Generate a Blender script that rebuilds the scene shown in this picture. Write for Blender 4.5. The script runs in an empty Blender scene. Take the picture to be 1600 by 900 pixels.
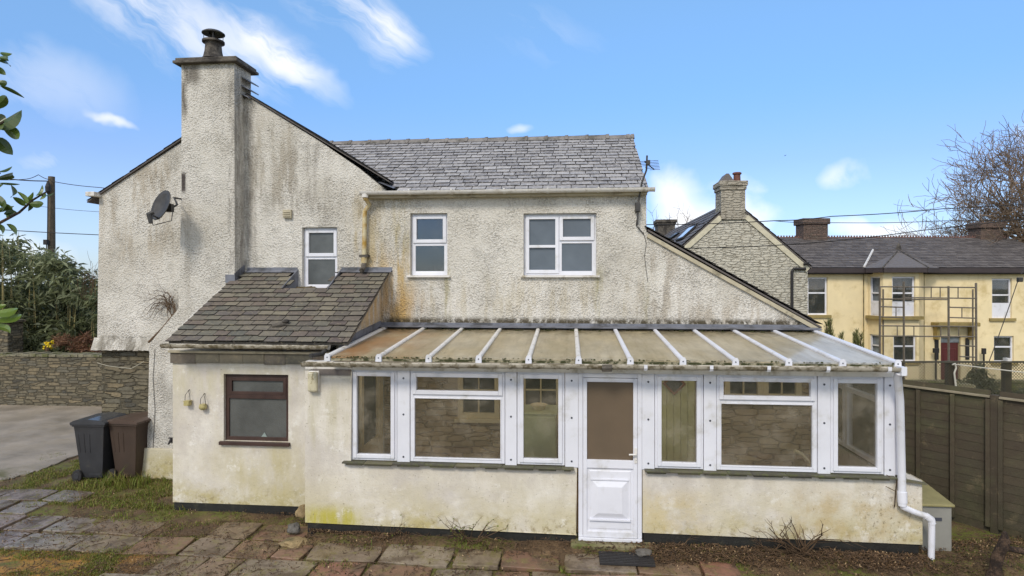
import bpy, math, random
from mathutils import Vector, Matrix
from mathutils.geometry import tessellate_polygon
R = random.Random(7)
S = bpy.context.scene
COL = S.collection
TH = math.radians(5.29); F = 950.0; CX, HY = 800.0, 440.0; H = 3.40
FW = Vector((-math.sin(TH), math.cos(TH), 0)); RT = Vector((math.cos(TH), math.sin(TH), 0))
CAM = Vector((0, 0, H))
# ---------- measuring helpers: a photo point on a known real plane gives metres
def ray(x, y): return FW + RT*((x-CX)/F) + Vector((0, 0, (HY-y)/F))
def PY(x, y, Y):
    d = ray(x, y); return CAM + d*(Y/d.y)
def PG(x, y, Z=0.0):
    d = ray(x, y); return CAM + d*((Z-H)/d.z)
def PD(x, y, z): return CAM + ray(x, y)*z
def XZ(x, y, Y):
    p = PY(x, y, Y); return (p.x, p.z)
def PX(x, Y): return PY(x, 450, Y).x
def PZ(y, Y, x=888): return PY(x, y, Y).z
def PP(x, y, p, n):
    d = ray(x, y); return CAM + d*((Vector(p)-CAM).dot(n)/d.dot(n))
def lerp(a, b, t): return a+(b-a)*t
def sstep(a, b, x):
    t = max(0., min(1., (x-a)/(b-a))); return t*t*(3-2*t)
# ---------- mesh builder
class MB:
    def __init__(s): s.v = []; s.f = []; s.r = []
    def add(s, vs, fs, r=None):
        n = len(s.v); s.v += [Vector(v) for v in vs]
        if r is None: r = R.random()
        for q in fs: s.f.append([i+n for i in q]); s.r.append(r)
        return s
    def box(s, x0, x1, y0, y1, z0, z1, r=None):
        if x0 > x1: x0, x1 = x1, x0
        if y0 > y1: y0, y1 = y1, y0
        if z0 > z1: z0, z1 = z1, z0
        return s.add([(x0,y0,z0),(x1,y0,z0),(x1,y1,z0),(x0,y1,z0),(x0,y0,z1),(x1,y0,z1),(x1,y1,z1),(x0,y1,z1)],
              [(0,3,2,1),(4,5,6,7),(0,1,5,4),(1,2,6,5),(2,3,7,6),(3,0,4,7)], r)
    def beam(s, p, q, w, h, up=(0,0,1), r=None):
        p, q = Vector(p), Vector(q); d = (q-p).normalized(); u = Vector(up)
        a = d.cross(u).normalized()*(w/2); b = a.cross(d).normalized()*(h/2)
        vs = [p-a-b, p+a-b, p+a+b, p-a+b, q-a-b, q+a-b, q+a+b, q-a+b]
        return s.add(vs, [(0,1,2,3),(7,6,5,4),(0,4,5,1),(1,5,6,2),(2,6,7,3),(3,7,4,0)], r)
    def quad(s, a, b, c, d, r=None): return s.add([a,b,c,d], [(0,1,2,3)], r)
    def prism(s, outer, y0, y1, holes=(), axis='y', r=0.5):
        loops = [list(outer)] + [list(h) for h in holes]
        def P(a, b, t): return (a, t, b) if axis == 'y' else ((t, a, b) if axis == 'x' else (a, b, t))
        tri = tessellate_polygon([[Vector((a, b, 0)) for a, b in l] for l in loops])
        flat = [p for l in loops for p in l]; n = len(flat)
        s_ = len(s.v)
        s.v += [Vector(P(a, b, y0)) for a, b in flat] + [Vector(P(a, b, y1)) for a, b in flat]
        for t in tri:
            s.f.append([s_+i for i in t]); s.f.append([s_+n+i for i in reversed(t)]); s.r += [r, r]
        k = 0
        for l in loops:
            m = len(l)
            for i in range(m):
                a, b = k+i, k+(i+1) % m
                s.f.append([s_+a, s_+b, s_+n+b, s_+n+a]); s.r.append(r)
            k += m
        return s
    def tube(s, pts, rad, n=8, r=None, cap=True):
        pts = [Vector(p) for p in pts]
        if not isinstance(rad, (list, tuple)): rad = [rad]*len(pts)
        if r is None: r = R.random()
        base = len(s.v); prev = None
        for i, p in enumerate(pts):
            d = (pts[min(i+1, len(pts)-1)]-pts[max(i-1, 0)]).normalized()
            if prev is None:
                a = d.cross(Vector((0,0,1)))
                if a.length < .05: a = d.cross(Vector((0,1,0)))
            else: a = prev - d*prev.dot(d)
            a.normalize(); prev = a; b = d.cross(a)
            for k in range(n):
                t = 2*math.pi*k/n; s.v.append(p+(a*math.cos(t)+b*math.sin(t))*rad[i])
        for i in range(len(pts)-1):
            for k in range(n):
                k2 = (k+1) % n
                s.f.append([base+i*n+k, base+i*n+k2, base+(i+1)*n+k2, base+(i+1)*n+k]); s.r.append(r)
        if cap:
            s.f.append([base+k for k in range(n)][::-1]); s.f.append([base+(len(pts)-1)*n+k for k in range(n)]); s.r += [r, r]
        return s
    def lathe(s, c, prof, n=20, axis=(0,0,1), r=None):
        c = Vector(c); ax = Vector(axis).normalized()
        a = ax.cross(Vector((0,0,1)))
        if a.length < .1: a = Vector((1,0,0))
        a.normalize(); b = ax.cross(a); base = len(s.v)
        if r is None: r = R.random()
        for rad, h in prof:
            for k in range(n):
                t = 2*math.pi*k/n; s.v.append(c+ax*h+(a*math.cos(t)+b*math.sin(t))*rad)
        for i in range(len(prof)-1):
            for k in range(n):
                k2 = (k+1) % n
                s.f.append([base+i*n+k, base+i*n+k2, base+(i+1)*n+k2, base+(i+1)*n+k]); s.r.append(r)
        s.f.append([base+k for k in range(n)][::-1]); s.f.append([base+(len(prof)-1)*n+k for k in range(n)]); s.r += [r, r]
        return s
    def ring(s, x0, x1, z0, z1, w, y0, y1, wb=None):
        wb = wb or w
        s.box(x0, x0+w, y0, y1, z0, z1); s.box(x1-w, x1, y0, y1, z0, z1)
        s.box(x0+w, x1-w, y0, y1, z1-w, z1); s.box(x0+w, x1-w, y0, y1, z0, z0+wb); return s
    def build(s, name, m, parent=None, base=None, rot=0., smooth=False, bevel=0, kind=None, label=None):
        me = bpy.data.meshes.new(name); o = bpy.data.objects.new(name, me); COL.objects.link(o)
        if parent is not None:
            root = parent
            while root.parent: root = root.parent
            M = (Matrix.Translation(root.location) @ root.rotation_euler.to_matrix().to_4x4()).inverted(); o.parent = parent
        else:
            if base is None:
                xs = [v.x for v in s.v]; ys = [v.y for v in s.v]; zs = [v.z for v in s.v]
                base = ((min(xs)+max(xs))/2, (min(ys)+max(ys))/2, min(zs))
            o.location = base; o.rotation_euler = (0, 0, rot)
            M = (Matrix.Translation(Vector(base)) @ Matrix.Rotation(rot, 4, 'Z')).inverted()
        me.from_pydata([tuple(M @ v) for v in s.v], [], s.f)
        at = me.attributes.new('rnd', 'FLOAT', 'FACE'); at.data.foreach_set('value', s.r)
        me.materials.append(m); me.validate(); me.update()
        if smooth:
            me.polygons.foreach_set('use_smooth', [True]*len(me.polygons))
            try: me.set_sharp_from_angle(angle=math.radians(40))
            except Exception: pass
        if bevel:
            b = o.modifiers.new('bevel', 'BEVEL'); b.width = bevel; b.segments = 2; b.limit_method = 'ANGLE'
        if kind: o['kind'] = kind
        if label: o['label'] = label
        return o
def thing(name, label, cat, loc, rot=0., group=None):
    o = bpy.data.objects.new(name, None); COL.objects.link(o); o.location = loc; o.rotation_euler = (0,0,rot)
    o.empty_display_size = .2; return tag(o, label, cat, group)
def tag(o, label, cat, group=None, kind=None):
    o['label'] = label; o['category'] = cat
    if group: o['group'] = group
    if kind: o['kind'] = kind
    return o
# ---------- nodes
def sr(r, g, b, k=1.0):
    f = lambda c: ((c/255+.055)/1.055)**2.4 if c/255 > .04045 else c/255/12.92
    return (f(r)*k, f(g)*k, f(b)*k, 1)
class T:
    def __init__(s, tree): s.t = tree; s.cache = {}
    def n(s, typ, ins=None, out=0, **props):
        nd = s.t.nodes.new(typ)
        for k, v in props.items(): setattr(nd, k, v)
        for k, v in (ins or {}).items():
            sk = nd.inputs[k]
            if hasattr(v, 'is_output') or isinstance(v, bpy.types.NodeSocket): s.t.links.new(v, sk)
            else: sk.default_value = v
        return nd.outputs[out] if out is not None else nd
    def m(s, op, a, b=0., c=0., clamp=False): return s.n('ShaderNodeMath', {0: a, 1: b, 2: c}, operation=op, use_clamp=clamp)
    def pos(s):
        if 'p' not in s.cache: s.cache['p'] = s.n('ShaderNodeNewGeometry')
        return s.cache['p']
    def sep(s, v=None):
        if v is None:
            if 's' not in s.cache: s.cache['s'] = s.n('ShaderNodeSeparateXYZ', {0: s.pos()}, out=None).outputs
            return s.cache['s']
        return s.n('ShaderNodeSeparateXYZ', {0: v}, out=None).outputs
    def map(s, scale=(1,1,1), loc=(0,0,0), rot=(0,0,0), v=None):
        return s.n('ShaderNodeMapping', {'Vector': v or s.pos(), 'Scale': scale, 'Location': loc, 'Rotation': rot})
    def noise(s, sc, det=3., rough=.55, v=None, dist=0., out=0):
        return s.n('ShaderNodeTexNoise', {'Vector': v or s.pos(), 'Scale': sc, 'Detail': det, 'Roughness': rough, 'Distortion': dist}, out=out)
    def vor(s, sc, v=None, feature='F1', rnd=1., out=0):
        return s.n('ShaderNodeTexVoronoi', {'Vector': v or s.pos(), 'Scale': sc, 'Randomness': rnd}, out=out, feature=feature)
    def ramp(s, f, stops, interp='LINEAR'):
        nd = s.t.nodes.new('ShaderNodeValToRGB'); cr = nd.color_ramp; cr.interpolation = interp
        while len(cr.elements) < len(stops): cr.elements.new(.5)
        for e, (p, c) in zip(cr.elements, stops):
            e.position = p; e.color = c if isinstance(c, (tuple, list)) else (c, c, c, 1)
        s.t.links.new(f, nd.inputs[0]); return nd.outputs[0]
    def mr(s, v, a, b, c=0., d=1., smooth=True):
        return s.n('ShaderNodeMapRange', {0: v, 1: a, 2: b, 3: c, 4: d}, interpolation_type='SMOOTHSTEP' if smooth else 'LINEAR')
    def mix(s, f, a, b, blend='MIX'):
        return s.n('ShaderNodeMix', {0: f, 6: a, 7: b}, out=2, data_type='RGBA', blend_type=blend)
    def attr(s, name='rnd'): return s.n('ShaderNodeAttribute', attribute_name=name, out=2)
    def band(s, v, a, b, fa, fb=None):
        fb = fb or fa
        return s.m('MULTIPLY', s.mr(v, a-fa, a+fa), s.mr(v, b-fb, b+fb, 1., 0.))
    def bump(s, h, strength=.5, dist=.01, normal=None):
        ins = {'Height': h, 'Strength': strength, 'Distance': dist}
        if normal: ins['Normal'] = normal
        return s.n('ShaderNodeBump', ins)
    def pbsdf(s, col, rough=.6, spec=.4, metal=0., normal=None, **kw):
        ins = {'Base Color': col, 'Roughness': rough, 'Specular IOR Level': spec, 'Metallic': metal}
        if normal: ins['Normal'] = normal
        ins.update(kw); return s.n('ShaderNodeBsdfPrincipled', ins)
    def out(s, sh): s.n('ShaderNodeOutputMaterial', {0: sh}, out=None)
def newmat(name):
    m = bpy.data.materials.new(name); m.use_nodes = True; m.node_tree.nodes.clear(); return m, T(m.node_tree)
def mat(name, col, rough=.6, var=.25, sc=6., bump=.3, bsc=60., bd=.003, metal=0., spec=.35, rnd=0., dirt=None, dsc=3., dth=(.5,.7), stretch=(1,1,1)):
    m, t = newmat(name)
    v = t.map(stretch) if stretch != (1,1,1) else t.pos()
    n1 = t.noise(sc, 5, .6, v=v)
    k = t.mr(n1, .3, .7, 1-var, 1+var, smooth=False)
    if rnd: k = t.m('MULTIPLY', k, t.mr(t.attr(), 0, 1, 1-rnd, 1+rnd, smooth=False))
    c = t.n('ShaderNodeVectorMath', {0: col[:3], 3: k}, operation='SCALE')
    if dirt:
        c = t.mix(t.mr(t.noise(dsc, 6, .65, v=v), dth[0], dth[1]), c, dirt)
    nb = t.bump(t.noise(bsc, 3, .6, v=v), bump, bd) if bump else None
    t.out(t.pbsdf(c, rough, spec, metal, nb)); return m
YM, YC, YCH, YP = 10.1, 7.75, 9.78, 8.40     # main wall, conservatory, chimney, porch fronts
def stain(t, c, x0, x1, y0, y1, Y, col, k=1., fx=.06, fz=.12, th=(.35,.65), st=(7,7,1.2)):
    X0, X1 = PX(x0, Y), PX(x1, Y); xm = (x0+x1)/2; Z1, Z0 = PZ(y0, Y, xm), PZ(y1, Y, xm)
    sp = t.sep()
    key = ('n', st)
    if key not in t.cache: t.cache[key] = t.noise(1., 5, .65, v=t.map(st))
    f = t.m('MULTIPLY', t.m('MULTIPLY', t.band(sp[0], X0, X1, fx), t.band(sp[2], Z0, Z1, fz)), t.mr(t.cache[key], th[0], th[1]))
    return t.mix(t.m('MULTIPLY', f, k), c, col)
def pebble():
    m, t = newmat('pebbledash')
    big = t.noise(.9, 5, .6); c = t.ramp(big, [(.3, sr(194,188,176)), (.5, sr(210,205,195)), (.7, sr(220,215,206))])
    # grime washed down the wall
    g = t.mr(t.noise(1, 6, .7, v=t.map((2.2,2.2,.7))), .48, .72)
    c = t.mix(t.m('MULTIPLY', g, .4), c, sr(172,165,152))
    c = t.mix(t.m('MULTIPLY', t.mr(t.noise(1, 7, .75, v=t.map((1.1,1.1,1.1), loc=(7,2,4))), .52, .68), .45), c, sr(150,146,138))
    G, O, D, B = sr(150,142,92), sr(196,158,92), sr(120,114,104), sr(98,92,84)
    c = stain(t, c, 612, 640, 300, 505, YM, sr(168,152,100), .75, fx=.1)
    c = stain(t, c, 560, 640, 400, 520, YM, O, .6, fx=.2, fz=.3, th=(.3,.6))
    c = stain(t, c, 572, 660, 455, 500, YM, sr(196,152,84), .5, fx=.2, fz=.2, th=(.3,.7))
    c = stain(t, c, 545, 600, 300, 420, YM, sr(170,150,100), .6, fx=.12, fz=.3)
    for a, b in ((694, 706), (930, 944), (1006, 1014)): c = stain(t, c, a, b, 425, 500, YM, G, .75, fx=.05, fz=.25)
    c = stain(t, c, 640, 1000, 440, 500, YM, sr(182,170,142), .5, fx=.3, fz=.3, th=(.45,.65))
    c = stain(t, c, 430, 505, 225, 330, YM, sr(128,120,112), .6, fx=.3, fz=.4, th=(.42,.66))
    c = stain(t, c, 385, 470, 170, 330, YM, sr(170,160,142), .6, fx=.3, fz=.5, th=(.4,.66))
    c = stain(t, c, 480, 600, 320, 345, YM, sr(130,122,108), .6, fx=.3, fz=.3, th=(.46,.62))
    c = stain(t, c, 383, 394, 150, 430, YM, B, .5, fx=.08, fz=.3, th=(.4,.65))
    c = stain(t, c, 1000, 1060, 380, 480, YM, sr(150,138,120), .6, fx=.3, fz=.3, th=(.42,.6))
    c = stain(t, c, 1020, 1240, 470, 512, YM, sr(160,146,124), .6, fx=.5, fz=.25, th=(.4,.62))
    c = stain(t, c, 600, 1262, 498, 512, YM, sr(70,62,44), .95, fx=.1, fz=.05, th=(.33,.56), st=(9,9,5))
    c = stain(t, c, 156, 275, 230, 400, YM, sr(160,146,124), .6, fx=.4, fz=.5, th=(.44,.64))
    c = stain(t, c, 150, 232, 525, 560, YM, sr(110,104,92), .8, fx=.2, fz=.05, th=(.35,.6))
    # chimney: sooty edges and shoulders
    c = stain(t, c, 283, 292, 98, 180, YCH, B, .9, fx=.04, fz=.15, th=(.32,.58))
    c = stain(t, c, 290, 312, 98, 130, YCH, B, .8, fx=.08, fz=.1, th=(.38,.56))
    c = stain(t, c, 283, 290, 270, 300, YCH, sr(60,52,52), .95, fx=.02, fz=.05, th=(.2,.4))
    c = stain(t, c, 362, 392, 95, 430, 9.9, B, .5, fx=.03, fz=.3, th=(.42,.68), st=(9,9,2.5))
    c = stain(t, c, 278, 300, 300, 480, YCH, sr(150,142,128), .4, fx=.06, fz=.4, th=(.4,.62))
    # pebble grain, hollows darkened in the colour to stand for their shade
    gr = t.noise(32, 3, .6); gr2 = t.vor(38)
    h = t.m('ADD', gr, t.m('MULTIPLY', gr2, -.5))
    pm = t.mr(t.noise(2.2, 5, .7), .35, .65, .25, 1.)
    c = t.mix(t.m('MULTIPLY', t.mr(h, .06, .32, .42, 0.), pm), c, sr(112,104,92))
    t.out(t.pbsdf(c, .92, .15, normal=t.bump(t.m('MULTIPLY', h, t.mr(pm, .25, 1., .6, 1.)), 1., .03))); return m
def smoothrender():
    m, t = newmat('painted_render')
    c = t.ramp(t.noise(1.3, 5, .6), [(.32, sr(200,192,176)), (.5, sr(214,207,194)), (.68, sr(224,219,209))])
    sp = t.sep()
    c = t.mix(t.mr(t.noise(1, 6, .7, v=t.map((3.5,3.5,.9), loc=(9,1,3))), .42, .7, 0, .5), c, sr(190,182,160))
    blot = t.mr(t.noise(1, 6, .7, v=t.map((1.6,1.6,1.1), loc=(3,1,2))), .42, .66)
    c = t.mix(t.m('MULTIPLY', blot, .6), c, sr(184,176,168))
    # algae climbing from the foot
    alg = t.m('MULTIPLY', t.mr(sp[2], .2, 1.15, 1., 0.), t.mr(t.noise(1, 5, .6, v=t.map((1.5,1.5,2.))), .32, .58))
    c = t.mix(t.m('MULTIPLY', alg, .8), c, sr(192,182,148))
    alg2 = t.m('MULTIPLY', t.mr(sp[2], .22, .62, 1., 0.), t.mr(t.noise(1, 6, .7, v=t.map((1.9,1.9,2.4), loc=(5,0,1))), .46, .66))
    c = t.mix(t.m('MULTIPLY', alg2, .75), c, sr(174,160,104))
    spl = t.m('MULTIPLY', t.mr(sp[2], .24, .5, 1., 0.), t.mr(t.noise(11, 7, .75), .5, .66))
    c = t.mix(t.m('MULTIPLY', spl, .8), c, sr(138,122,86))
    Yp = YP
    for a, b, k in ((338, 352, .45), (355, 440, .6), (425, 452, .6), (440, 478, .4)):
        c = stain(t, c, a, b, 692, 800, Yp, sr(184,172,126), k, fx=.13, fz=.25, th=(.3,.66), st=(3.5,3.5,1.2))
    c = stain(t, c, 268, 480, 570, 620, Yp, sr(190,182,150), .5, fx=.1, fz=.15, th=(.4,.62))
    c = stain(t, c, 470, 545, 600, 700, YC, sr(180,172,140), .5, fx=.1, fz=.25, th=(.42,.66))
    c = stain(t, c, 478, 560, 795, 830, YC, sr(178,168,66), .9, fx=.12, fz=.1, th=(.3,.6))
    c = stain(t, c, 960, 1100, 770, 845, YC, sr(194,174,118), .55, fx=.3, fz=.15, th=(.36,.66), st=(3,3,3))
    c = stain(t, c, 1230, 1440, 770, 848, YC, sr(180,158,112), .65, fx=.4, fz=.2, th=(.38,.66), st=(4,4,3.5))
    c = stain(t, c, 1340, 1445, 760, 850, YC, sr(112,98,70), .75, fx=.25, fz=.25, th=(.54,.66), st=(24,24,20))
    # specks and scuffs
    c = t.mix(t.m('MULTIPLY', t.mr(t.noise(4.5, 8, .8, v=t.map(loc=(2,9,1))), .54, .66), .45), c, sr(236,233,226))
    sk = t.m('MULTIPLY', t.mr(t.noise(30, 4, .7), .62, .7), .7)
    c = t.mix(sk, c, sr(128,118,92))
    h = t.m('ADD', t.m('MULTIPLY', t.noise(9, 4, .6), 1.), t.m('MULTIPLY', t.noise(70, 3, .6), .35))
    t.out(t.pbsdf(c, .8, .25, normal=t.bump(h, .7, .014))); return m
def stone(name, cols, mortar, sx=3.2, sz=11., white=None, bd=.04, mw=.07, warp=.35):
    m, t = newmat(name)
    sp = t.sep(); w = t.noise(1.6, 3, .6, out=1)
    base = t.n('ShaderNodeVectorMath', {0: t.pos(), 1: t.n('ShaderNodeVectorMath', {0: w, 3: warp*.2}, operation='SCALE')}, operation='ADD')
    v = t.map((sx, sx, sz), v=base)
    cell = t.n('ShaderNodeTexVoronoi', {'Vector': v, 'Scale': 1., 'Randomness': .85}, out=1, feature='F1', distance='CHEBYCHEV')
    f1 = t.n('ShaderNodeTexVoronoi', {'Vector': v, 'Scale': 1., 'Randomness': .85}, out=0, feature='F1', distance='CHEBYCHEV'); f2 = t.n('ShaderNodeTexVoronoi', {'Vector': v, 'Scale': 1., 'Randomness': .85}, out=0, feature='F2', distance='CHEBYCHEV')
    edge = t.m('SUBTRACT', f2, f1)
    rv = t.n('ShaderNodeSeparateColor', {0: cell})
    c = t.ramp(rv, [(i/(len(cols)-1), q) for i, q in enumerate(cols)])
    c = t.mix(t.mr(t.noise(14, 5, .7), .35, .7, 0., .55), c, mortar)
    c = t.mix(t.mr(edge, mw*.3, mw, 1., 0.), c, mortar)
    if white: 
        c = t.mix(t.mr(t.noise(1., 7, .75, v=t.map((1.6,1.6,7))), .3, .46, .45, 1.), c, white)
        c = t.mix(t.m('MULTIPLY', t.m('MULTIPLY', t.mr(edge, 0, mw*.9, 1., 0.), t.mr(t.noise(2.5,5), .42, .62)), .6), c, mortar)
        c = t.mix(t.mr(t.noise(5, 7, .75), .52, .68, 0, .6), c, sr(138,128,108))
    h = t.m('ADD', t.m('MULTIPLY', t.mr(edge, 0, mw*1.6), .7), t.m('MULTIPLY', t.noise(12, 5, .6), .5))
    t.out(t.pbsdf(c, .85, .25, normal=t.bump(h, 1., bd))); return m
def slate(name, cols, rough=.45, lichen=None, lth=(.56,.7), spec=.5):
    m, t = newmat(name)
    c = t.ramp(t.attr(), [(i/(len(cols)-1), q) for i, q in enumerate(cols)])
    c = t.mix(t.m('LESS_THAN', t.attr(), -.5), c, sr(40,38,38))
    c = t.mix(t.mr(t.noise(9, 6, .75), .4, .7, 0, .4), c, t.mix(.5, c, (.01,.01,.01,1)))
    if lichen: c = t.mix(t.mr(t.noise(17, 7, .8), lth[0], lth[1], 0., .8), c, lichen)
    ro = t.mr(t.noise(6, 4, .6), .3, .7, rough-.12, rough+.2)
    t.out(t.pbsdf(c, ro, spec, normal=t.bump(t.noise(30, 5, .7), .6, .006))); return m
def glass(name, tint=(.9,.93,.9,1), refl=1., dirt=.06):
    m, t = newmat(name)
    fr = t.n('ShaderNodeFresnel', {'IOR': 1.5})
    tr = t.n('ShaderNodeBsdfTransparent', {0: tint}); gl = t.n('ShaderNodeBsdfGlossy', {0: (1,1,1,1), 1: .02})
    a = t.n('ShaderNodeMixShader', {0: t.m('MULTIPLY', fr, refl), 1: tr, 2: gl})
    d = t.n('ShaderNodeBsdfDiffuse', {0: (.55,.48,.37,1)})
    t.out(t.n('ShaderNodeMixShader', {0: t.mr(t.noise(2.5, 5, .7), .4, .75, dirt*.3, dirt*1.6), 1: a, 2: d})); return m
def obscure(name, col, rough=.3, bsc=90., bs=.4, var=.35):
    m, t = newmat(name)
    k = t.mr(t.noise(2.2, 4, .6), .3, .7, 1-var, 1+var, smooth=False)
    c = t.n('ShaderNodeVectorMath', {0: col[:3], 3: k}, operation='SCALE')
    t.out(t.pbsdf(c, rough, .5, normal=t.bump(t.noise(bsc, 3, .6), bs, .004))); return m
MT = {}
MT['pebble'] = pebble(); MT['render'] = smoothrender()
MT['stone'] = stone('garden_stone', [sr(98,92,76), sr(126,116,94), sr(104,100,88), sr(138,124,98), sr(76,74,68)], sr(86,80,66), 3.4, 13., mw=.10, warp=.12)
MT['stone_in'] = stone('rubble_stone', [sr(172,150,120), sr(196,172,138), sr(182,164,140), sr(204,182,146), sr(160,142,118)], sr(170,150,120), 3., 11., mw=.07, warp=.12)
MT['white_stone'] = stone('limewashed_stone', [sr(150,142,120), sr(176,168,146), sr(134,126,108)], sr(150,140,122), 3.4, 12., white=sr(196,190,174), bd=.06, mw=.14, warp=.3)
MT['sooty_stone'] = stone('sooty_limewashed_stone', [sr(120,112,98), sr(140,130,114), sr(104,96,84)], sr(92,84,72), 3.4, 12., white=sr(172,164,148), bd=.06, mw=.16, warp=.3)
MT['slate_up'] = slate('weathered_slate', [sr(118,114,113), sr(138,134,132), sr(152,148,146), sr(126,122,120), sr(172,168,165), sr(142,138,136), sr(160,156,153)], .5, sr(196,192,188), (.46,.66), .35)
MT['slate_porch'] = slate('mixed_slate', [sr(90,84,78), sr(114,107,96), sr(104,101,90), sr(94,84,80), sr(126,119,103), sr(98,92,88), sr(110,98,88), sr(94,93,86), sr(120,114,99)], .65, sr(144,134,110), (.5,.7), .2)
MT['slate_far'] = slate('dark_slate', [sr(88,82,80), sr(104,98,95), sr(116,109,105), sr(94,88,85)], .6, sr(126,118,106), (.5,.75), .2)
MT['slate_sill'] = slate('sill_slate', [sr(92,90,74), sr(76,72,64), sr(110,104,84)], .6, sr(96,100,60), (.45,.65), .3)
MT['ridge'] = mat('ridge_tile', sr(128,122,116), .8, .25, 5, .5, 40, .005, dirt=sr(84,80,70), dth=(.45,.65))
MT['upvc'] = mat('white_upvc', sr(219,219,225), .38, .05, 2, .08, 12, .002, spec=.45, dirt=sr(176,172,160), dsc=3.5, dth=(.5,.85))
MT['upvc_dirty'] = mat('grimy_white_plastic', sr(216,212,206), .45, .08, 3, .1, 40, .001, spec=.4, dirt=sr(158,148,128), dsc=6, dth=(.48,.75))
MT['gutter_old'] = mat('weathered_gutter', sr(180,172,156), .5, .15, 4, .1, 40, .001, dirt=sr(108,98,76), dsc=9, dth=(.42,.62))
MT['pipe_stained'] = mat('stained_pipe', sr(196,184,150), .5, .12, 3, .1, 40, .001, dirt=sr(168,134,62), dsc=4, dth=(.42,.62))
MT['lead'] = mat('lead_flashing', sr(112,114,122), .5, .2, 5, .4, 20, .006, spec=.4, dirt=sr(74,74,76), dth=(.45,.65))
MT['black'] = mat('bitumen_plinth', sr(38,37,34), .6, .3, 4, .5, 30, .01, dirt=sr(58,56,44), dsc=4, dth=(.55,.7))
MT['cream'] = mat('cream_board', sr(176,166,142), .6, .15, 4, .2, 40, .002, dirt=sr(120,112,92), dth=(.52,.7))
MT['brownwood'] = mat('brown_stained_wood', sr(68,50,44), .5, .25, 5, .4, 60, .002, stretch=(1,1,1), dirt=sr(52,36,32), dth=(.5,.7))
MT['glass'] = glass('window_glass', (.97,.96,.93,1), dirt=.15)  # grime film, made stronger to brighten the dim view inside
m, t = newmat('frosted_brown_glass')
t.out(t.n('ShaderNodeMixShader', {0: .25, 1: t.pbsdf(t.mix(t.mr(t.noise(1.5,3), .3, .7), sr(112,98,82), sr(122,106,88)), .3, .4, normal=t.bump(t.noise(120,2), .3, .002)), 2: t.n('ShaderNodeBsdfTransparent', {0: (.8,.7,.6,1)})})); MT['glass_tint'] = m
MT['frost_blue'] = obscure('obscure_blue_glass', sr(94,102,110), .25, var=.12)
MT['frost_grey'] = obscure('obscure_grey_glass', sr(84,86,84), .3)
MT['frost_porch'] = obscure('patterned_glass', sr(88,89,86), .25, 60, 1., .25)
MT['dark'] = mat('dark_room', sr(40,40,40), .9, .3, 2, 0)
MT['metal'] = mat('dark_galvanised', sr(70,68,66), .5, .25, 10, .2, 60, .001, metal=.4)
MT['steel'] = mat('scaffold_steel', sr(112,104,94), .5, .25, 10, .2, 60, .001, metal=.3)
MT['soot'] = mat('sooty_mortar', sr(96,90,82), .9, .4, 5, .8, 25, .02, dirt=sr(56,52,48), dth=(.45,.6))
MT['terracotta'] = mat('terracotta', sr(108,70,60), .8, .3, 8, .3, 40, .004, dirt=sr(84,64,56), dth=(.5,.65))
MT['screw'] = mat('screw_cap', sr(70,72,80), .5, .1, 5, 0)
MT['concrete'] = mat('mossy_concrete', sr(120,112,84), .85, .3, 5, .6, 40, .01, dirt=sr(92,96,50), dth=(.45,.62))
MT['twig'] = mat('dry_twig', sr(84,66,48), .85, .3, 12, 0, rnd=.4)
MT['cable'] = mat('black_cable', sr(46,44,44), .6, .1, 4, 0)
SKY_K, SUN_K, EXPO = .10, 1.5, .54
SKY_TINT = (1.12,1.27,1.5,1); CLOUD = (9.6,9.1,8.5,1)
# ================= COTTAGE =================
cot = thing('cottage', 'white pebbledashed two storey cottage with tall chimney and slate roof', 'house', (0, YM, 0))
L = lambda x, y: XZ(x, y, YM)
apex = L(388, 151); eL = L(155, 306)
xr = PX(1010, YM); zE = PZ(297, YM, 800)
wins = {'a': (472, 527, 355, 451), 'b': (641, 699, 333, 432), 'c': (818, 932, 333, 432)}
def rect(px0, px1, py0, py1, Y):
    xm = (px0+px1)/2; return PX(px0, Y), PX(px1, Y), PZ(py1, Y, xm), PZ(py0, Y, xm)
holes = []
for k in wins:
    x0, x1, z0, z1 = rect(*wins[k], YM); holes.append([(x0,z0),(x1,z0),(x1,z1),(x0,z1)])
xl = L(150, 545)[0]; zb = L(150, 545)[1]
zs = PZ(506, YM, 900)       # foot of the render above the conservatory
xe, ze = L(1278, 515)
xp = PX(600, YM)
# front wall render
pts = [(L(150,547)[0]-.03, zb), (L(152,528)[0], L(152,528)[1]), eL, L(283, 222.6), apex, L(500, 221), (L(560,262)), (L(608,296)[0], zE-.02), (xr, zE-.02), L(1010, 362), (xe, ze), (xe, zs-.25), (xp, zs-.25), (xp, .05), (PX(236, YM), .05), (PX(236, YM), zb)]
MB().prism(pts, YM, YM+.32, holes).build('wall', MT['pebble'], cot)
# bellcast at the foot of the overhanging render
b = MB(); x0 = L(150,547)[0]-.03; x1 = PX(246, YM)
for i in range(12):
    a, c = lerp(x0, x1, i/12), lerp(x0, x1, (i+1)/12)
    b.add([(a,YM-.09,zb-.01+R.uniform(-.012,.012)),(c,YM-.09,zb-.01+R.uniform(-.012,.012)),(c,YM+.02,zb-.03),(a,YM+.02,zb-.03),(a,YM-.003,zb+.2),(c,YM-.003,zb+.2)], [(0,1,5,4),(3,2,1,0)])
b.build('bellcast', MT['pebble'], cot)
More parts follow.
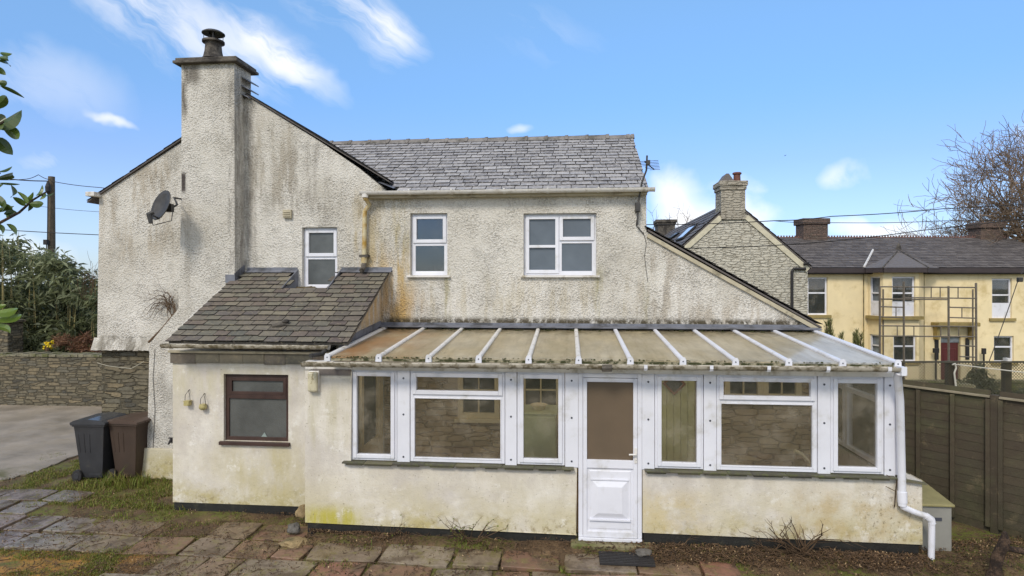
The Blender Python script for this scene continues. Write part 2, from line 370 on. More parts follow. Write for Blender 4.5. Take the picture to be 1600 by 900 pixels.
# side walls / back, low stone
b = MB()
b.box(xl+.05, xl+.37, YM+.324, 16, .0, eL[1]-.05)
b.build('side_wall', MT['pebble'], cot)
b = MB(); b.prism([(YM+.324, 0), (16, 0), (16, zE-.05), (14.9, zE-.05), (12.39, zE+1.3), (YM+.324, zE+.12)], xr-.32, xr-.002, axis='x'); b.build('side_wall', MT['pebble'], cot)
MB().box(xl+.05, xr, 16, 16.3, 0, 4.8).build('back_wall', MT['pebble'], cot)
b = MB(); b.box(xl+.06, PX(236, YM)-.004, YM+.06, YM+.32, 0, zb-.006); b.build('stone_footing', MT['stone'], cot)
b = MB(); zin = zs-.256
# rubble wall inside the conservatory with two windows and a doorway
hA = (720, 776, 570, 650); hB = (818, 872, 568, 650); hD = (1016, 1092, 560, 790); hC = (1137, 1187, 560, 621); hE = (1197, 1247, 560, 621)
hs = []
for q in (hA, hB, hD, hC, hE):
    a, c, z0, z1 = rect(*q, YM); z1 = 2.2; z0 = max(z0, .06); hs.append([(a,z0),(c,z0),(c,z1),(a,z1)])
b.prism([(xp+.004, 0), (xe, 0), (xe, zin), (xp+.004, zin)], YM+.004, YM+.32, hs)
b.build('rubble_wall', MT['stone_in'], cot)
iw = mat('cream_joinery', sr(222,206,168), .5, .1, 4, .05)
gd = mat('green_door_paint', sr(206,206,154), .55, .12, 3, .1)
for q, h in zip((hA, hB, hC, hE), (hs[0], hs[1], hs[3], hs[4])):
    x0, x1, z0, z1 = h[0][0], h[1][0], h[0][1], h[2][1]
    f = MB(); f.ring(x0-.05, x1+.05, z0-.03, z1+.05, .085, YM-.02, YM+.05)
    xm = (x0+x1)/2; f.box(xm-.012, xm+.012, YM+.0, YM+.03, z0+.055, z1-.035)
    if z1-z0 > .6:
        f.box(x0+.035, xm-.012, YM+.0, YM+.03, z0+.42, z0+.445); f.box(xm+.012, x1-.035, YM, YM+.03, z0+.42, z0+.445)
    w = f.build('inner_window', iw, cot, bevel=.004)
    MB().box(x0-.1, x1+.1, YM-.08, YM+.0, z0-.1, z0-.034).build('sill', iw, w, bevel=.006)
    MB().box(x0+.03, x1-.03, YM+.06, YM+.07, z0, z1).build('pane', MT['dark'], w)
x0, x1, z0, z1 = hs[2][0][0], hs[2][1][0], hs[2][0][1], hs[2][2][1]
f = MB()
n = 6
for i in range(n):
    a = lerp(x0+.05, x1-.05, i/n); c = lerp(x0+.05, x1-.05, (i+1)/n)-.006; f.box(a, c, YM+.05, YM+.085, z0, z1-.05)
f.box(x0+.05, x1-.05, YM+.087, YM+.1, z0, z1-.05)
dr = f.build('inner_door', gd, cot, bevel=.003)
f = MB(); f.box(x0, x0+.048, YM, YM+.1, z0, z1); f.box(x1-.048, x1, YM, YM+.1, z0, z1); f.box(x0+.048, x1-.048, YM, YM+.1, z1-.048, z1); f.build('frame', iw, dr)
cx, cz = PX(1054, YM), PZ(600, YM, 1054); d = .19
f = MB(); q = [(cx,cz-d),(cx+d,cz),(cx,cz+d),(cx-d,cz)]; q2 = [(cx+(a-cx)*.74, cz+(c-cz)*.74) for a, c in q]
f.prism(q, YM+.02, YM+.048, [q2]); f.build('diamond_frame', mat('varnished_wood', sr(140,84,50), .4, .2, 20, .1), dr)
f = MB(); f.prism(q2, YM+.035, YM+.046); f.build('pane', MT['dark'], dr)
# dark ground-floor and first-floor rooms behind the panes: plain floor slab
MB().box(xl+.4, xe-.05, YM+.34, 15.95, 2.45, 2.6).build('floor_slab', MT['dark'], cot)

def frame_window(parent, x0, x1, z0, z1, Y, spec, glassm, sillw=.06, name='window', backm=None, sill=True, fw=.055):
    """spec: list of (x0f,x1f,z0f,z1f,is_casement,glass) in fractions"""
    f = MB(); f.ring(x0, x1, z0, z1, fw, Y, Y+.06)
    W, Hh = x1-x0, z1-z0
    cuts = set()
    w = None
    inner = []
    for s in spec:
        a, c, d, e = x0+W*s[0], x0+W*s[1], z0+Hh*s[2], z0+Hh*s[3]
        if s[1] < .99: f.box(c-.028, c+.028, Y+.004, Y+.056, max(d, z0+fw), min(e, z1-fw))
        if s[3] < .99: f.box(max(a+(.028 if s[0] > .01 else fw), x0+fw), min(c-(.028 if s[1] < .99 else fw), x1-fw), Y+.008, Y+.052, e-.028, e+.028)
    w = f.build(name, MT['upvc'], parent, bevel=.005)
    for s in spec:
        a, c, d, e = x0+W*s[0], x0+W*s[1], z0+Hh*s[2], z0+Hh*s[3]
        a += (fw-.004 if s[0] < .01 else .024); c -= (fw-.004 if s[1] > .99 else .024)
        d += (fw-.004 if s[2] < .01 else .024); e -= (fw-.004 if s[3] > .99 else .024)
        bead = .04 if s[4] else .02
        g = MB(); g.ring(a-(.018 if s[4] else 0), c+(.018 if s[4] else 0), d-(.018 if s[4] else 0), e+(.018 if s[4] else 0), bead+(.018 if s[4] else 0), Y-(.022 if s[4] else .0)+.002, Y+.05)
        g.build('casement' if s[4] else 'glazing_bead', MT['upvc'], w, bevel=.004)
        MB().box(a+bead-.006, c-bead+.006, Y+.02, Y+.03, d+bead-.006, e-bead+.006).build('pane', s[5] if len(s) > 5 else glassm, w)
    if sill: MB().box(x0-.05, x1+.05, Y-.14, Y+.0, z0-.035, z0-.002).build('sill', MT['upvc_dirty'], w, bevel=.004)
    return w
Yw = YM+.08
def bl(w, x0, x1, z0, z1, m, Y=YM+.34): MB().box(x0-.05, x1+.05, Y, Y+.02, z0-.05, z1+.05).build('blind', m, w)
x0, x1, z0, z1 = rect(*wins['a'], YM); frame_window(cot, x0, x1, z0, z1, Yw, [(0,1,.52,1,1),(0,1,0,.52,0)], MT['frost_grey'])
x0, x1, z0, z1 = rect(*wins['b'], YM); w = frame_window(cot, x0, x1, z0+.02, z1, Yw, [(0,1,.52,1,1),(0,1,0,.52,0)], glass('reflective_glass', (.55,.58,.6,1), 2.2, .05))
bl(w, x0, x1, z0, z1, mat('grey_blind', sr(52,54,54), .9, .4, 3, 0))
vp = MB(); cx, cz = PX(674, YM), PZ(420, YM, 674)
vp.lathe((cx, YM+.25, z0-.04), [(.05,0),(.075,.05),(.07,.12),(.03,.2),(.012,.24)], 16)
tag(vp.build('vase', MT['terracotta'], None, smooth=True), 'small reddish ornament inside the narrow upper window right of the downpipe', 'ornament')
x0, x1, z0, z1 = rect(*wins['c'], YM); frame_window(cot, x0, x1, z0+.02, z1, Yw, [(0,.49,0,1,1,MT['frost_blue']),(.49,1,.56,1,1,MT['frost_blue']),(.49,1,0,.56,0,MT['frost_blue'])], MT['frost_blue'])
f = MB(); xm = x0+(x1-x0)*.05
f.box(x0+.085, x0+(x1-x0)*.49-.055, YM+.058, YM+.1, z0+(z1-z0)*.48-.022, z0+(z1-z0)*.48+.022); f.build('transom', MT['upvc'], cot, bevel=.003)
# ---- chimney
b = MB(); C = lambda x, y: XZ(x, y, YCH)
ztop = C(325, 100)[1]
xa, xb = C(283.5, 300)[0], C(366, 300)[0]
b.prism([(C(232,545)[0], .05), (C(229,700)[0]-.02, .05), (C(230,700)[0], C(230,700)[1]), C(233.5, 545), C(236,534), C(279, 482), (xa, C(283,300)[1]), (xa, ztop), (xb, ztop), (xb+.02, .05)], YCH, YM+.22)
st = b.build('chimney_stack', MT['pebble'], cot)
b = MB(); b.box(C(229,710)[0]-.05, C(300,710)[0], YCH-.05, YCH-.002, .0, PZ(700, YCH, 250)); b.build('plinth', MT['render'], cot, bevel=.01)
b = MB(); cz = ztop
b.box(xa-.1, xb+.1, YCH-.1, YM+.32, cz, cz+.05); b.box(xa-.07, xb+.07, YCH-.07, YM+.29, cz+.05, cz+.1)
b.add([(xa-.05,YCH-.05,cz+.1),(xb+.05,YCH-.05,cz+.1),(xb+.05,YM+.27,cz+.1),(xa-.05,YM+.27,cz+.1),(xa+.25,YCH+.12,cz+.17),(xb-.25,YCH+.12,cz+.17),(xb-.25,YM+.08,cz+.17),(xa+.25,YM+.08,cz+.17)],
   [(0,1,5,4),(1,2,6,5),(2,3,7,6),(3,0,4,7),(4,5,6,7)])
b.build('chimney_cap', MT['soot'], st, bevel=.012)
pc = PY(333.5, 90, 10.0); sc_ = 10.45/950
zpt = PZ(64.5, 10.0, 333); zcw = PZ(51, 10.0, 333); zq0 = cz+.15
b = MB(); hh_ = zpt-zq0; b.lathe((pc.x, 10.0, zq0), [(.19,0),(.165,.03),(.14,hh_*.45),(.13,hh_*.75),(.14,hh_*.85),(.18,hh_*.9),(.18,hh_),(.14,hh_+.01),(.1,hh_+.012)], 24); b.build('chimney_pot', MT['soot'], st, smooth=True)
b = MB(); b.lathe((pc.x, 10.0, zcw), [(.02,-.1),(.025,0),(.14,-.015),(.185,-.03),(.185,-.015),(.14,.015),(.06,.045),(.01,.055)], 24)
for a in range(4):
    an = a*math.pi/2+.5; b.tube([(pc.x+.15*math.cos(an), 10+.15*math.sin(an), zpt-.02), (pc.x+.15*math.cos(an), 10+.15*math.sin(an), zcw-.01)], .006, 5)
b.tube([(pc.x-.06, 10, zpt-.05), (pc.x-.06, 10, zcw)], .02, 8)
b.build('cowl', MT['metal'], st, smooth=True)
# ---- slates
def slates(mb, O, U, V, ul, vl, sw, ex, th=.009, keep=None, lap=1.35, u0=0., jit=.006, lift=2.0, rows=None, gap=.009):
    O, U, V = Vector(O), Vector(U).normalized(), Vector(V).normalized(); N = U.cross(V).normalized()
    if N.z < 0: N = -N
    nr = int(math.ceil(vl/ex))
    for j in range(nr):
        off = (sw/2 if j % 2 else 0)+R.uniform(-.02,.02); u = u0-off
        while u < ul:
            w = sw*R.uniform(.86,1.1); a, c = max(u0, u), min(ul, u+w-gap); u += w
            if c-a < .03: continue
            v0 = j*ex+R.uniform(-jit, jit); v1 = min(v0+ex*lap, vl+.02)
            if v1-v0 < .03: continue
            mid = O+U*((a+c)/2)+V*(v0+ex/2)
            if keep and not keep(mid, (a+c)/2, v0+ex/2): continue
            h0, h1 = th*lift*R.uniform(.85,1.2), .001; dj = R.uniform(-jit, jit)*.6
            P = lambda uu, vv, hh: O+U*uu+V*vv+N*hh
            mb.add([P(a,v0+dj,h0),P(c,v0,h0+R.uniform(-.001,.001)),P(c,v1,h1),P(a,v1,h1),P(a,v0+dj,h0+th),P(c,v0,h0+th),P(c,v1,h1+th),P(a,v1,h1+th)],
                   [(4,5,6,7)])
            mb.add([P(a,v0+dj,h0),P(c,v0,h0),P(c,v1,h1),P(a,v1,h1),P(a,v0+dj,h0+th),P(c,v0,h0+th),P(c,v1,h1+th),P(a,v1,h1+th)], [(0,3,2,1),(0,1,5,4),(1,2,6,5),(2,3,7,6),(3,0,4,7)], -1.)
eav = PY(800, 298, 9.98); zr = PZ(219, 12.39, 800)
sl = (zr-eav.z)/(12.39-9.98); sg = (apex[1]-eL[1])/(apex[0]-eL[0])
xgl = PX(1013, 9.98)
keep = lambda p, u, v: p.z > apex[1]-.08-sg*abs(p.x-apex[0]) and p.x > apex[0]
b = MB()
b.add([(-4.6,12.39,zr-.02),(xgl,12.39,zr-.02),(xgl,9.98,eav.z-.02),(-2.75,9.98,eav.z-.02),(-4.6,12.39,zr-.06),(xgl,12.39,zr-.06),(xgl,9.98,eav.z-.06),(-2.75,9.98,eav.z-.06)],
      [(0,3,2,1),(4,5,6,7),(3,7,6,2),(2,6,5,1),(0,1,5,4),(0,4,7,3)])
slates(b, (-5.6, 9.98, eav.z), (1,0,0), (0,1,sl), xgl+5.6, math.hypot(2.41, 2.41*sl)-.02, .25, .165, th=.013, keep=keep, jit=.008, lift=1.6, gap=.013)
rf = b.build('roof', MT['slate_up'], cot)
b = MB(); b.box(-4.6, xgl, 12.43, 12.47, eav.z, zr-.08); slates(b, (-2.75, 14.8, eav.z), (1,0,0), (0,-1,sl), xgl+2.75, 2.75, .4, .25); b.build('rear_roof', MT['slate_up'], cot)
b = MB(); x = -5.35; 
while x < xgl-.02:
    x2 = min(x+.41, xgl+.01); dz = R.uniform(-.006,.006)
    prof = [(-.13,-.085),(-.07,-.03),(0,.02),(.07,-.03),(.13,-.085),(.115,-.1),(0,-.01),(-.115,-.1)]
    pr = [(12.39+p, zr+.04+q+dz) for p, q in prof]
    b.prism(pr, x+.004, x2, axis='x', r=R.random())
    pr = [(12.39+p*1.08, zr+.055+q*1.05+dz) for p, q in prof]; b.prism(pr, x2-.045, x2+.012, axis='x', r=R.random())
    x = x2
b.build('ridge_tiles', MT['ridge'], rf, bevel=.006)
# gable roof
b = MB()
for sgn in (-1, 1):
    ex_ = 2.98 if sgn < 0 else 2.52
    vl = math.hypot(ex_, ex_*sg)
    O = (apex[0]+sgn*ex_, YM-.05, apex[1]+.03-sg*ex_)
    b.add([(O[0],YM-.04,O[2]-.01),(apex[0],YM-.04,apex[1]+.035),(apex[0],15.9,apex[1]+.035),(O[0],15.9,O[2]-.01),(O[0],YM-.04,O[2]-.03),(apex[0],YM-.04,apex[1]+.01),(apex[0],15.9,apex[1]+.01),(O[0],15.9,O[2]-.03)],
          [(0,1,2,3),(4,7,6,5),(0,4,5,1),(1,5,6,2),(2,6,7,3),(3,7,4,0)], .2)
    slates(b, O, (0,1,0), (-sgn,0,sg), 5.9, vl, .3, .19, th=.008, lift=1.3, keep=lambda p, u, v: not (abs(p.x-(xa+xb)/2) < .46 and p.y < YM+.5))
b.build('roof', MT['slate_far'], cot)
b = MB()   # lead soakers stepping up the stack
for i in range(3):
    p = PY(388-i*2, 152-i*13, YM); b.add([(xb-.01, YM-.1, p.z+.05), (xb+.13, YM-.1, p.z-.02), (xb+.13, YM+.25, p.z-.02), (xb-.01, YM+.25, p.z+.05), (xb-.01, YM-.1, p.z+.03), (xb+.13, YM-.1, p.z-.04), (xb+.13, YM+.25, p.z-.04), (xb-.01, YM+.25, p.z+.03)], [(0,1,2,3),(7,6,5,4),(0,4,5,1),(1,5,6,2),(2,6,7,3),(3,7,4,0)])
b.build('flashing', MT['lead'], st)
# right lower gable (sloping to the right)
b = MB(); p, q = PY(1000, 352, YM), PY(1282, 510, YM)
dv = (q-p); slp = dv.z/dv.x
O = (q.x, YM-.06, q.z+.02)
b.add([(p.x+.12,YM-.05,p.z+.0+slp*.12),(q.x,YM-.05,q.z),(q.x,15.9,q.z),(p.x+.12,15.9,p.z+slp*.12),(p.x+.12,YM-.05,p.z-.03+slp*.12),(q.x,YM-.05,q.z-.03),(q.x,15.9,q.z-.03),(p.x+.12,15.9,p.z-.03+slp*.12)],
      [(0,1,2,3),(4,7,6,5),(0,4,5,1),(1,5,6,2),(2,6,7,3),(3,7,4,0)], .2)
slates(b, O, (0,1,0), (-dv.x,0,-dv.z), 5.9, dv.length-.1, .3, .19, th=.01)
b.build('roof', MT['slate_far'], cot)
b = MB(); b.beam((p.x+.12, YM-.02, p.z-.1+slp*.12), (q.x, YM-.02, q.z-.075), .045, .06, up=(0,0,1)); b.build('verge_board', MT['cream'], cot)
b = MB(); b.box(p.x+2.9, 3.1, 10.5, 15.9, 2.3, 2.31); 
b2 = MB(); zq = q.z-.04; b2.prism([(xr-.3, zq-.3), (xe-.02, zq-.3), (xe-.02, zq-.02), (xr-.3, p.z-.1)], 15.6, 15.9); b2.box(xe-.32, xe-.002, YM+.324, 15.6, 0, zq-.05); b2.build('side_wall', MT['pebble'], cot)
# valley lead where the gable meets the gutter
pv = PY(592, 290, 9.97); b = MB()
b.add([(pv.x-.02,9.96,pv.z+.06),(pv.x+.25,9.96,pv.z-.05),(pv.x+.25,10.2,pv.z+.0),(pv.x-.02,10.3,pv.z+.12)], [(0,1,2,3)]); b.build('valley_lead', MT['lead'], cot)
# gutters
def gutter(x0, x1, y, z0, z1, r, m, parent, name='gutter', closed=True, nb=0, bm=None, bx=()):
    b = MB(); n = 8; prof = []
    for i in range(n+1): a = math.pi*i/n; prof.append((-math.cos(a)*r, -math.sin(a)*r))
    for i in range(n, -1, -1): a = math.pi*i/n; prof.append((-math.cos(a)*(r-.007), -math.sin(a)*(r-.007)))
    vs = [(x0, y+p, z0+q) for p, q in prof]+[(x1, y+p, z1+q) for p, q in prof]; k = len(prof)
    b.add(vs, [(i, (i+1) % k, k+(i+1) % k, k+i) for i in range(k)]+[tuple(range(k))[::-1], tuple(range(k, 2*k))])
    if closed:
        for xx, zz, s in ((x0, z0, -1), (x1, z1, 1)):
            b.prism([(y-r*1.06, zz+.004)]+[(y-math.cos(math.pi*i/n)*r*1.06, zz-math.sin(math.pi*i/n)*r*1.06) for i in range(1, n)]+[(y+r*1.06, zz+.004)], xx, xx+s*.012, axis='x')
    g = b.build(name, m, parent, smooth=True)
    for xx in bx:
        zz = lerp(z0, z1, (xx-x0)/(x1-x0)); c = MB(); vs = []
        for i in range(n+1):
            a = math.pi*i/n; vs.append((y-math.cos(a)*(r+.008), zz-math.sin(a)*(r+.008)))
        for i in range(n, -1, -1): a = math.pi*i/n; vs.append((y-math.cos(a)*(r+.001), zz-math.sin(a)*(r+.001)))
        c.prism(vs, xx-.02, xx+.02, axis='x'); c.box(xx-.012, xx+.012, y-r-.012, y-r-.001, zz-.004, zz+.016)
        c.build('gutter_bracket', bm or m, g)
    return g
yg = 9.9; gl, gr = PX(564, yg), PX(1022, yg); z0g, z1g = PZ(297.5, yg, 700), PZ(293.5, yg, 1010)
gutter(gl, gr, yg, z0g, z1g, .062, MT['upvc_dirty'], cot, bx=[PX(x, yg) for x in (640, 706, 788, 856, 935)])
MB().box(gl+.05, xr-.002, 9.975, YM-.002, z0g-.1, z0g-.02).build('soffit_board', MT['cream'], cot)
# old cast clip, downpipe
b = MB(); xd = PX(570.5, yg)
pz = lambda y, Y=YM-.07: PZ(y, Y, 570)
b.tube([(xd, yg, z0g-.05), (xd, yg, z0g-.11), (xd+.03, YM-.07, z0g-.2), (PX(570,YM-.07), YM-.07, pz(330)), (PX(569,YM-.07), YM-.07, pz(404))], .038, 12)
b.tube([(PX(569,YM-.07), YM-.07, pz(402)), (PX(568.5,YM-.07), YM-.07, pz(411))], .05, 12)
dp = b.build('downpipe', MT['pipe_stained'], cot, smooth=True)
b = MB(); b.tube([(xd, yg, z0g-.04), (xd, yg, z0g-.1)], .055, 12); b.build('outlet', MT['upvc_dirty'], dp)
b = MB(); X = PX(569,YM-.07); b.box(X-.075, X+.075, YM-.12, YM-.003, pz(402), pz(398)); b.tube([(X, YM-.07, pz(411)), (X, YM-.12, pz(419)), (X, YM-.2, pz(423))], .042, 10); b.build('pipe_shoe', MT['soot'], dp)
# wall vent
x0, x1, z0, z1 = rect(444, 457, 328, 341, YM); b = MB(); b.box(x0, x1, YM-.06, YM-.002, z0, z1)
for i in range(3): b.box(x0+.015, x1-.015, YM-.075, YM-.06, z0+.02+i*.035, z0+.035+i*.035)
b.build('wall_vent', MT['cream'], cot, bevel=.008)
# eaves end of the left verge
p = PY(148, 304, YM-.06); b = MB(); b.box(p.x-.1, p.x+.07, YM-.16, YM+.12, p.z-.04, p.z+.04); b.build('gutter_end', MT['upvc_dirty'], cot, bevel=.01)
# hairline cracks
crk = mat('crack_shadow', sr(110,100,84), .9, .2, 5, 0)

# ---------- satellite dish
p = PY(257, 323, 9.35); dr_ = (CAM+Vector((-9,0,2))-p); dr_ = Vector((-.42,-.85,.3)).normalized()
dish = thing('satellite_dish', 'grey satellite dish on a curved arm beside the tall chimney', 'satellite dish', tuple(PY(279, 311, YCH-.02)))
b = MB(); n = 28; rr = .25
a = dr_.cross(Vector((0,0,1))).normalized(); c = a.cross(dr_).normalized()
prof = [(rr*k/5, .06*(k/5)**2) for k in range(6)]
vs = [p-dr_*.0]; fs = []
for k in range(1, 6):
    for i in range(n):
        t_ = 2*math.pi*i/n; vs.append(p+dr_*prof[k][1]+(a*math.cos(t_)+c*math.sin(t_)*1.05)*prof[k][0])
for i in range(n): fs.append((0, 1+i, 1+(i+1) % n))
for k in range(4):
    for i in range(n): fs.append((1+k*n+i, 1+(k+1)*n+i, 1+(k+1)*n+(i+1) % n, 1+k*n+(i+1) % n))
b.add(vs, fs); o = b.build('reflector', MT['metal'], dish, smooth=True); s_ = o.modifiers.new('thick', 'SOLIDIFY'); s_.thickness = .012
lnb = PY(233, 335, 9.05)
b = MB(); b.tube([p-c*.22+dr_*.02, lnb+Vector((.05,.03,-.02))], .014, 8); b.build('arm', MT['metal'], dish)
b = MB(); b.tube([lnb+Vector((.05,.03,.04)), lnb, lnb+Vector((.03,.0,-.14))], [.035,.045,.03], 10); b.build('receiver', MT['metal'], dish)
b = MB(); b.tube([p-dr_*.02, p-dr_*.1, p-dr_*.12+Vector((.06,.06,.09)), PY(272,309,YCH-.05), PY(283,311,YCH-.01)], .016, 8); b.box(p.x+.0, p.x+.1, p.y+.02, p.y+.1, p.z-.08, p.z+.05); b.build('bracket', MT['metal'], dish)
b = MB(); b.tube([lnb+Vector((.03,0,-.12)), PY(240,352,9.1), PY(255,348,9.3), PY(268,345,9.5), PY(270,330,9.6), PY(266,318,9.5)], .007, 5); b.build('cable', MT['cable'], dish)
# ---------- TV aerial
ae = thing('tv_aerial', 'bent television aerial on a mast above the right gutter end', 'aerial', tuple(PY(995, 372, YM-.08)))
b = MB(); Ya = YM-.12
b.tube([PY(996,352,Ya), PY(997,318,Ya), PY(1003,285,Ya), PY(1010,266,Ya), PY(1011,243,Ya)], .015, 8); b.build('mast', MT['metal'], ae)
b = MB(); b.box(*[q for q in (PX(993,Ya), PX(1000,Ya), Ya-.03, YM-.002, PZ(331,Ya,996), PZ(316,Ya,996))]); b.build('bracket', MT['metal'], ae, bevel=.01)
b = MB(); A, B_ = PY(1007,252,Ya-.15), PY(1022,265,Ya+.25); b.tube([A, B_], .009, 6)
for i in range(7):
    c = A.lerp(B_, i/6); ln = .22-.02*i; dz = Vector((1,.1,.06)).normalized()
    b.tube([c-dz*ln*.7, c+dz*ln], .004, 4)
b.box(A.x+.03, A.x+.09, A.y, A.y+.08, A.z-.05, A.z+.02); b.build('element_array', MT['metal'], ae)
b = MB(); b.tube([PY(997,330,Ya), PY(994,352,YM-.02), PY(999,358,YM-.02), PY(1006,366,YM-.02)], .008, 5); b.tube([PY(1005,362,YM-.01), PY(1010,380,YM-.008), PY(1007,400,YM-.008), PY(1012,440,YM-.006)], .004, 4); b.build('cable', MT['cable'], ae)
# ================= PORCH =================
por = thing('rear_porch', 'white rendered porch with brown window and mossy slate lean-to roof', 'porch', (PX(375, YP), YP, 0))
px0, px1 = PX(270, YP), -3.17
Yr0 = 8.16; er = PY(400, 534, Yr0); tp = PY(490, 425, YM); slo = (tp.z-er.z)/(YM-Yr0)
wl = PX(262, Yr0); wr = PX(545, Yr0)
x0, x1, z0, z1 = rect(349.5, 450.5, 585, 690, YP)
zt = PZ(548, YP, 380); zp = PZ(788, YP, 370)
MB().prism([(px0, zp), (px1, zp), (px1, zt), (px0, zt)], YP, YP+.2, [[(x0,z0),(x1,z0),(x1,z1),(x0,z1)]]).build('wall', MT['render'], por)
roofz = lambda Y: er.z+(Y-Yr0)*slo
b = MB(); b.prism([(YP+.2, zp), (YCH+.3, zp), (YCH+.3, roofz(YCH+.3)-.03), (YP+.2, roofz(YP+.2)-.03)], px1-.2, px1, axis='x'); b.build('side_wall', MT['pebble'], por); b = MB()
b.prism([(YP+.2, zp), (YCH-.002, zp), (YCH-.002, roofz(YCH)-.03), (YP+.2, roofz(YP+.2)-.03)], px0, px0+.2, axis='x'); b.build('side_wall', MT['pebble'], por)
b = MB(); b.box(px0+.012, px1-.01, YP+.012, YP+.19, 0, zp-.002); b.build('plinth', MT['black'], por)
# brown window
f = MB(); f.ring(x0, x1, z0, z1, .055, YP+.05, YP+.11); w = f.build('window', MT['brownwood'], por, bevel=.004)
zm = PZ(621, YP, 400)
f = MB(); f.box(x0+.055, x1-.055, YP+.045, YP+.11, zm-.03, zm+.03); f.build('transom', MT['brownwood'], w, bevel=.004)
f = MB(); f.ring(x0+.055, x1-.055, zm+.03, z1-.055, .045, YP+.04, YP+.1); f.build('casement', MT['brownwood'], w, bevel=.004)
f = MB(); f.box(x0+.1, x1-.1, YP+.07, YP+.08, zm+.07, z1-.1); f.build('pane', MT['frost_porch'], w)
f = MB(); f.box(x0+.055, x1-.055, YP+.07, YP+.08, z0+.055, zm-.03); f.build('pane', MT['frost_porch'], w)
f = MB(); f.box(x0-.05, x1+.03, YP-.05, YP+.048, z0-.05, z0-.001); f.build('sill', MT['brownwood'], w, bevel=.005)
f = MB(); f.prism([(PX(405,YP), z0+.056), (PX(414,YP), z0+.056), (PX(410,YP), z0+.12)], YP+.06, YP+.068); f.build('leaning_card', mat('pale_card', sr(140,152,146), .6, .1, 5, 0), w)
# fascia, slate-hung course
zf0, zf1 = PZ(568, YP, 380), PZ(552, YP, 380)
b = MB(); x = px0-.02; m_ = MB()
while x < px1: 
    x2 = min(x+R.uniform(.18,.42), px1); b.box(x, x2-.004, YP-.03+R.uniform(-.006,.006), YP-.002, zf0+R.uniform(-.01,.01), zf1); x = x2
b.build('slate_course', MT['slate_porch'], por, bevel=.003)
b = MB(); b.box(px0-.04, px1-.02, YP-.06, YP-.002, zf1+.002, zt+.0); b.build('fascia', MT['cream'], por, bevel=.004)
# roof slates with the notch at the window
vl = math.hypot(YM-Yr0, tp.z-er.z); xn0, xn1 = PX(466, YM), PX(533, YM); nzw = PZ(453, YM, 500); Yn = Yr0+(nzw-er.z)/slo
def kp(p, u, v):
    if xn0 < p.x < xn1 and p.y > Yn-.02: return False
    if p.y > YCH-.03 and p.x < xb+.05: return False
    return True
b = MB()
def rp(xa_, xb_, ya, yb):
    za, zb_ = roofz(ya)-.012, roofz(yb)-.012
    b.add([(xa_,ya,za),(xb_,ya,za),(xb_,yb,zb_),(xa_,yb,zb_),(xa_,ya,za-.03),(xb_,ya,za-.03),(xb_,yb,zb_-.03),(xa_,yb,zb_-.03)], [(0,1,2,3),(4,7,6,5),(0,4,5,1),(1,5,6,2),(2,6,7,3),(3,7,4,0)], .1)
rp(wl+.01, wr-.01, Yr0+.01, Yn); rp(wl+.01, xb+.03, Yn, YCH-.01); rp(xb+.03, xn0, Yn, YM-.01); rp(xn1, wr-.01, Yn, YM-.01)
slates(b, (wl, Yr0-.03, er.z-.03*slo), (1,0,0), (0,1,slo), wr-wl, vl-.03, .235, .142, th=.014, keep=kp, jit=.012, lift=1.6, gap=.011)
rf = b.build('roof', MT['slate_porch'], por)
b = MB()
b.box(xn0-.005, xn1+.005, Yn-.03, YM-.003, nzw-.03, nzw+.012)
b.prism([(Yn, nzw+.012), (YM-.003, nzw+.012), (YM-.003, tp.z+.05), (Yn, nzw+.05)], xn0-.012, xn0+.004, axis='x')
b.prism([(Yn, nzw+.012), (YM-.003, nzw+.012), (YM-.003, tp.z+.05), (Yn, nzw+.05)], xn1-.004, xn1+.012, axis='x')
for a, c in ((xb+.06, xn0-.012), (xn1+.012, wr+.04)):
    b.add([(a,YM-.09,roofz(YM-.09)+.04),(c,YM-.09,roofz(YM-.09)+.04),(c,YM-.014,tp.z+.035),(a,YM-.014,tp.z+.035)], [(0,1,2,3)])
    b.box(a, c, YM-.012, YM-.002, tp.z+.0, tp.z+.08)
b.prism([(YCH-.01, roofz(YCH)), (YM-.02, tp.z), (YM-.02, tp.z+.13), (YCH-.01, roofz(YCH)+.14)], xb+.003, xb+.02, axis='x')
b.box(xb-.15, xb+.02, YCH-.016, YCH-.002, roofz(YCH)-.02, roofz(YCH)+.12)
b.build('flashing', MT['lead'], rf)
# lichened ridge piece / slipped ornament on the slates
pq = PP(437, 513, (0, Yr0, er.z), (0, -slo, 1)); b = MB()
b.tube([pq+Vector((-.1,-.02,.03)), pq+Vector((0,0,.05)), pq+Vector((.06,.03,.06)), pq+Vector((.12,.05,.05))], [.03,.045,.035,.02], 8); b.lathe(tuple(pq+Vector((.07,.04,.07))), [(.03,0),(.055,.02),(.05,.05),(.02,.06)], 10)
tag(b.build('roof_vent_pipe', MT['soot'], None, smooth=True), 'small mossy curled pipe end lying on the porch slates', 'pipe')
pq = PP(478, 450, (0, YM-.1, nzw), (0, 0, 1)); b = MB()
for i in range(7):
    q = Vector((PX(464+i*4, YM-.25), YM-.25, nzw+.03)); b.tube([q, q+Vector((.09,R.uniform(-.03,.03),R.uniform(-.01,.03)))], [.035, .012], 6)
tag(b.build('moss_clump', mat('brown_moss', sr(92,80,58), .95, .4, 20, .8, 40, .02), None), 'brown moss clump on the lead sill under the smallest upper window', 'moss clump')
# porch gutter
yg = 8.04; gl, gr = PX(255, yg), PX(513, yg); zg = PZ(539, yg, 380)
gutter(gl, gr, yg, zg, zg, .055, MT['gutter_old'], por, bx=[PX(x, yg) for x in (268, 365, 452, 508)])
b = MB(); b.tube([(gr-.03, yg, zg-.05), (gr-.05, yg-.12, zg-.1), (PX(484,7.7), 7.72, PZ(556,7.7,484))], .03, 8); b.build('outlet_pipe', MT['metal'], por)
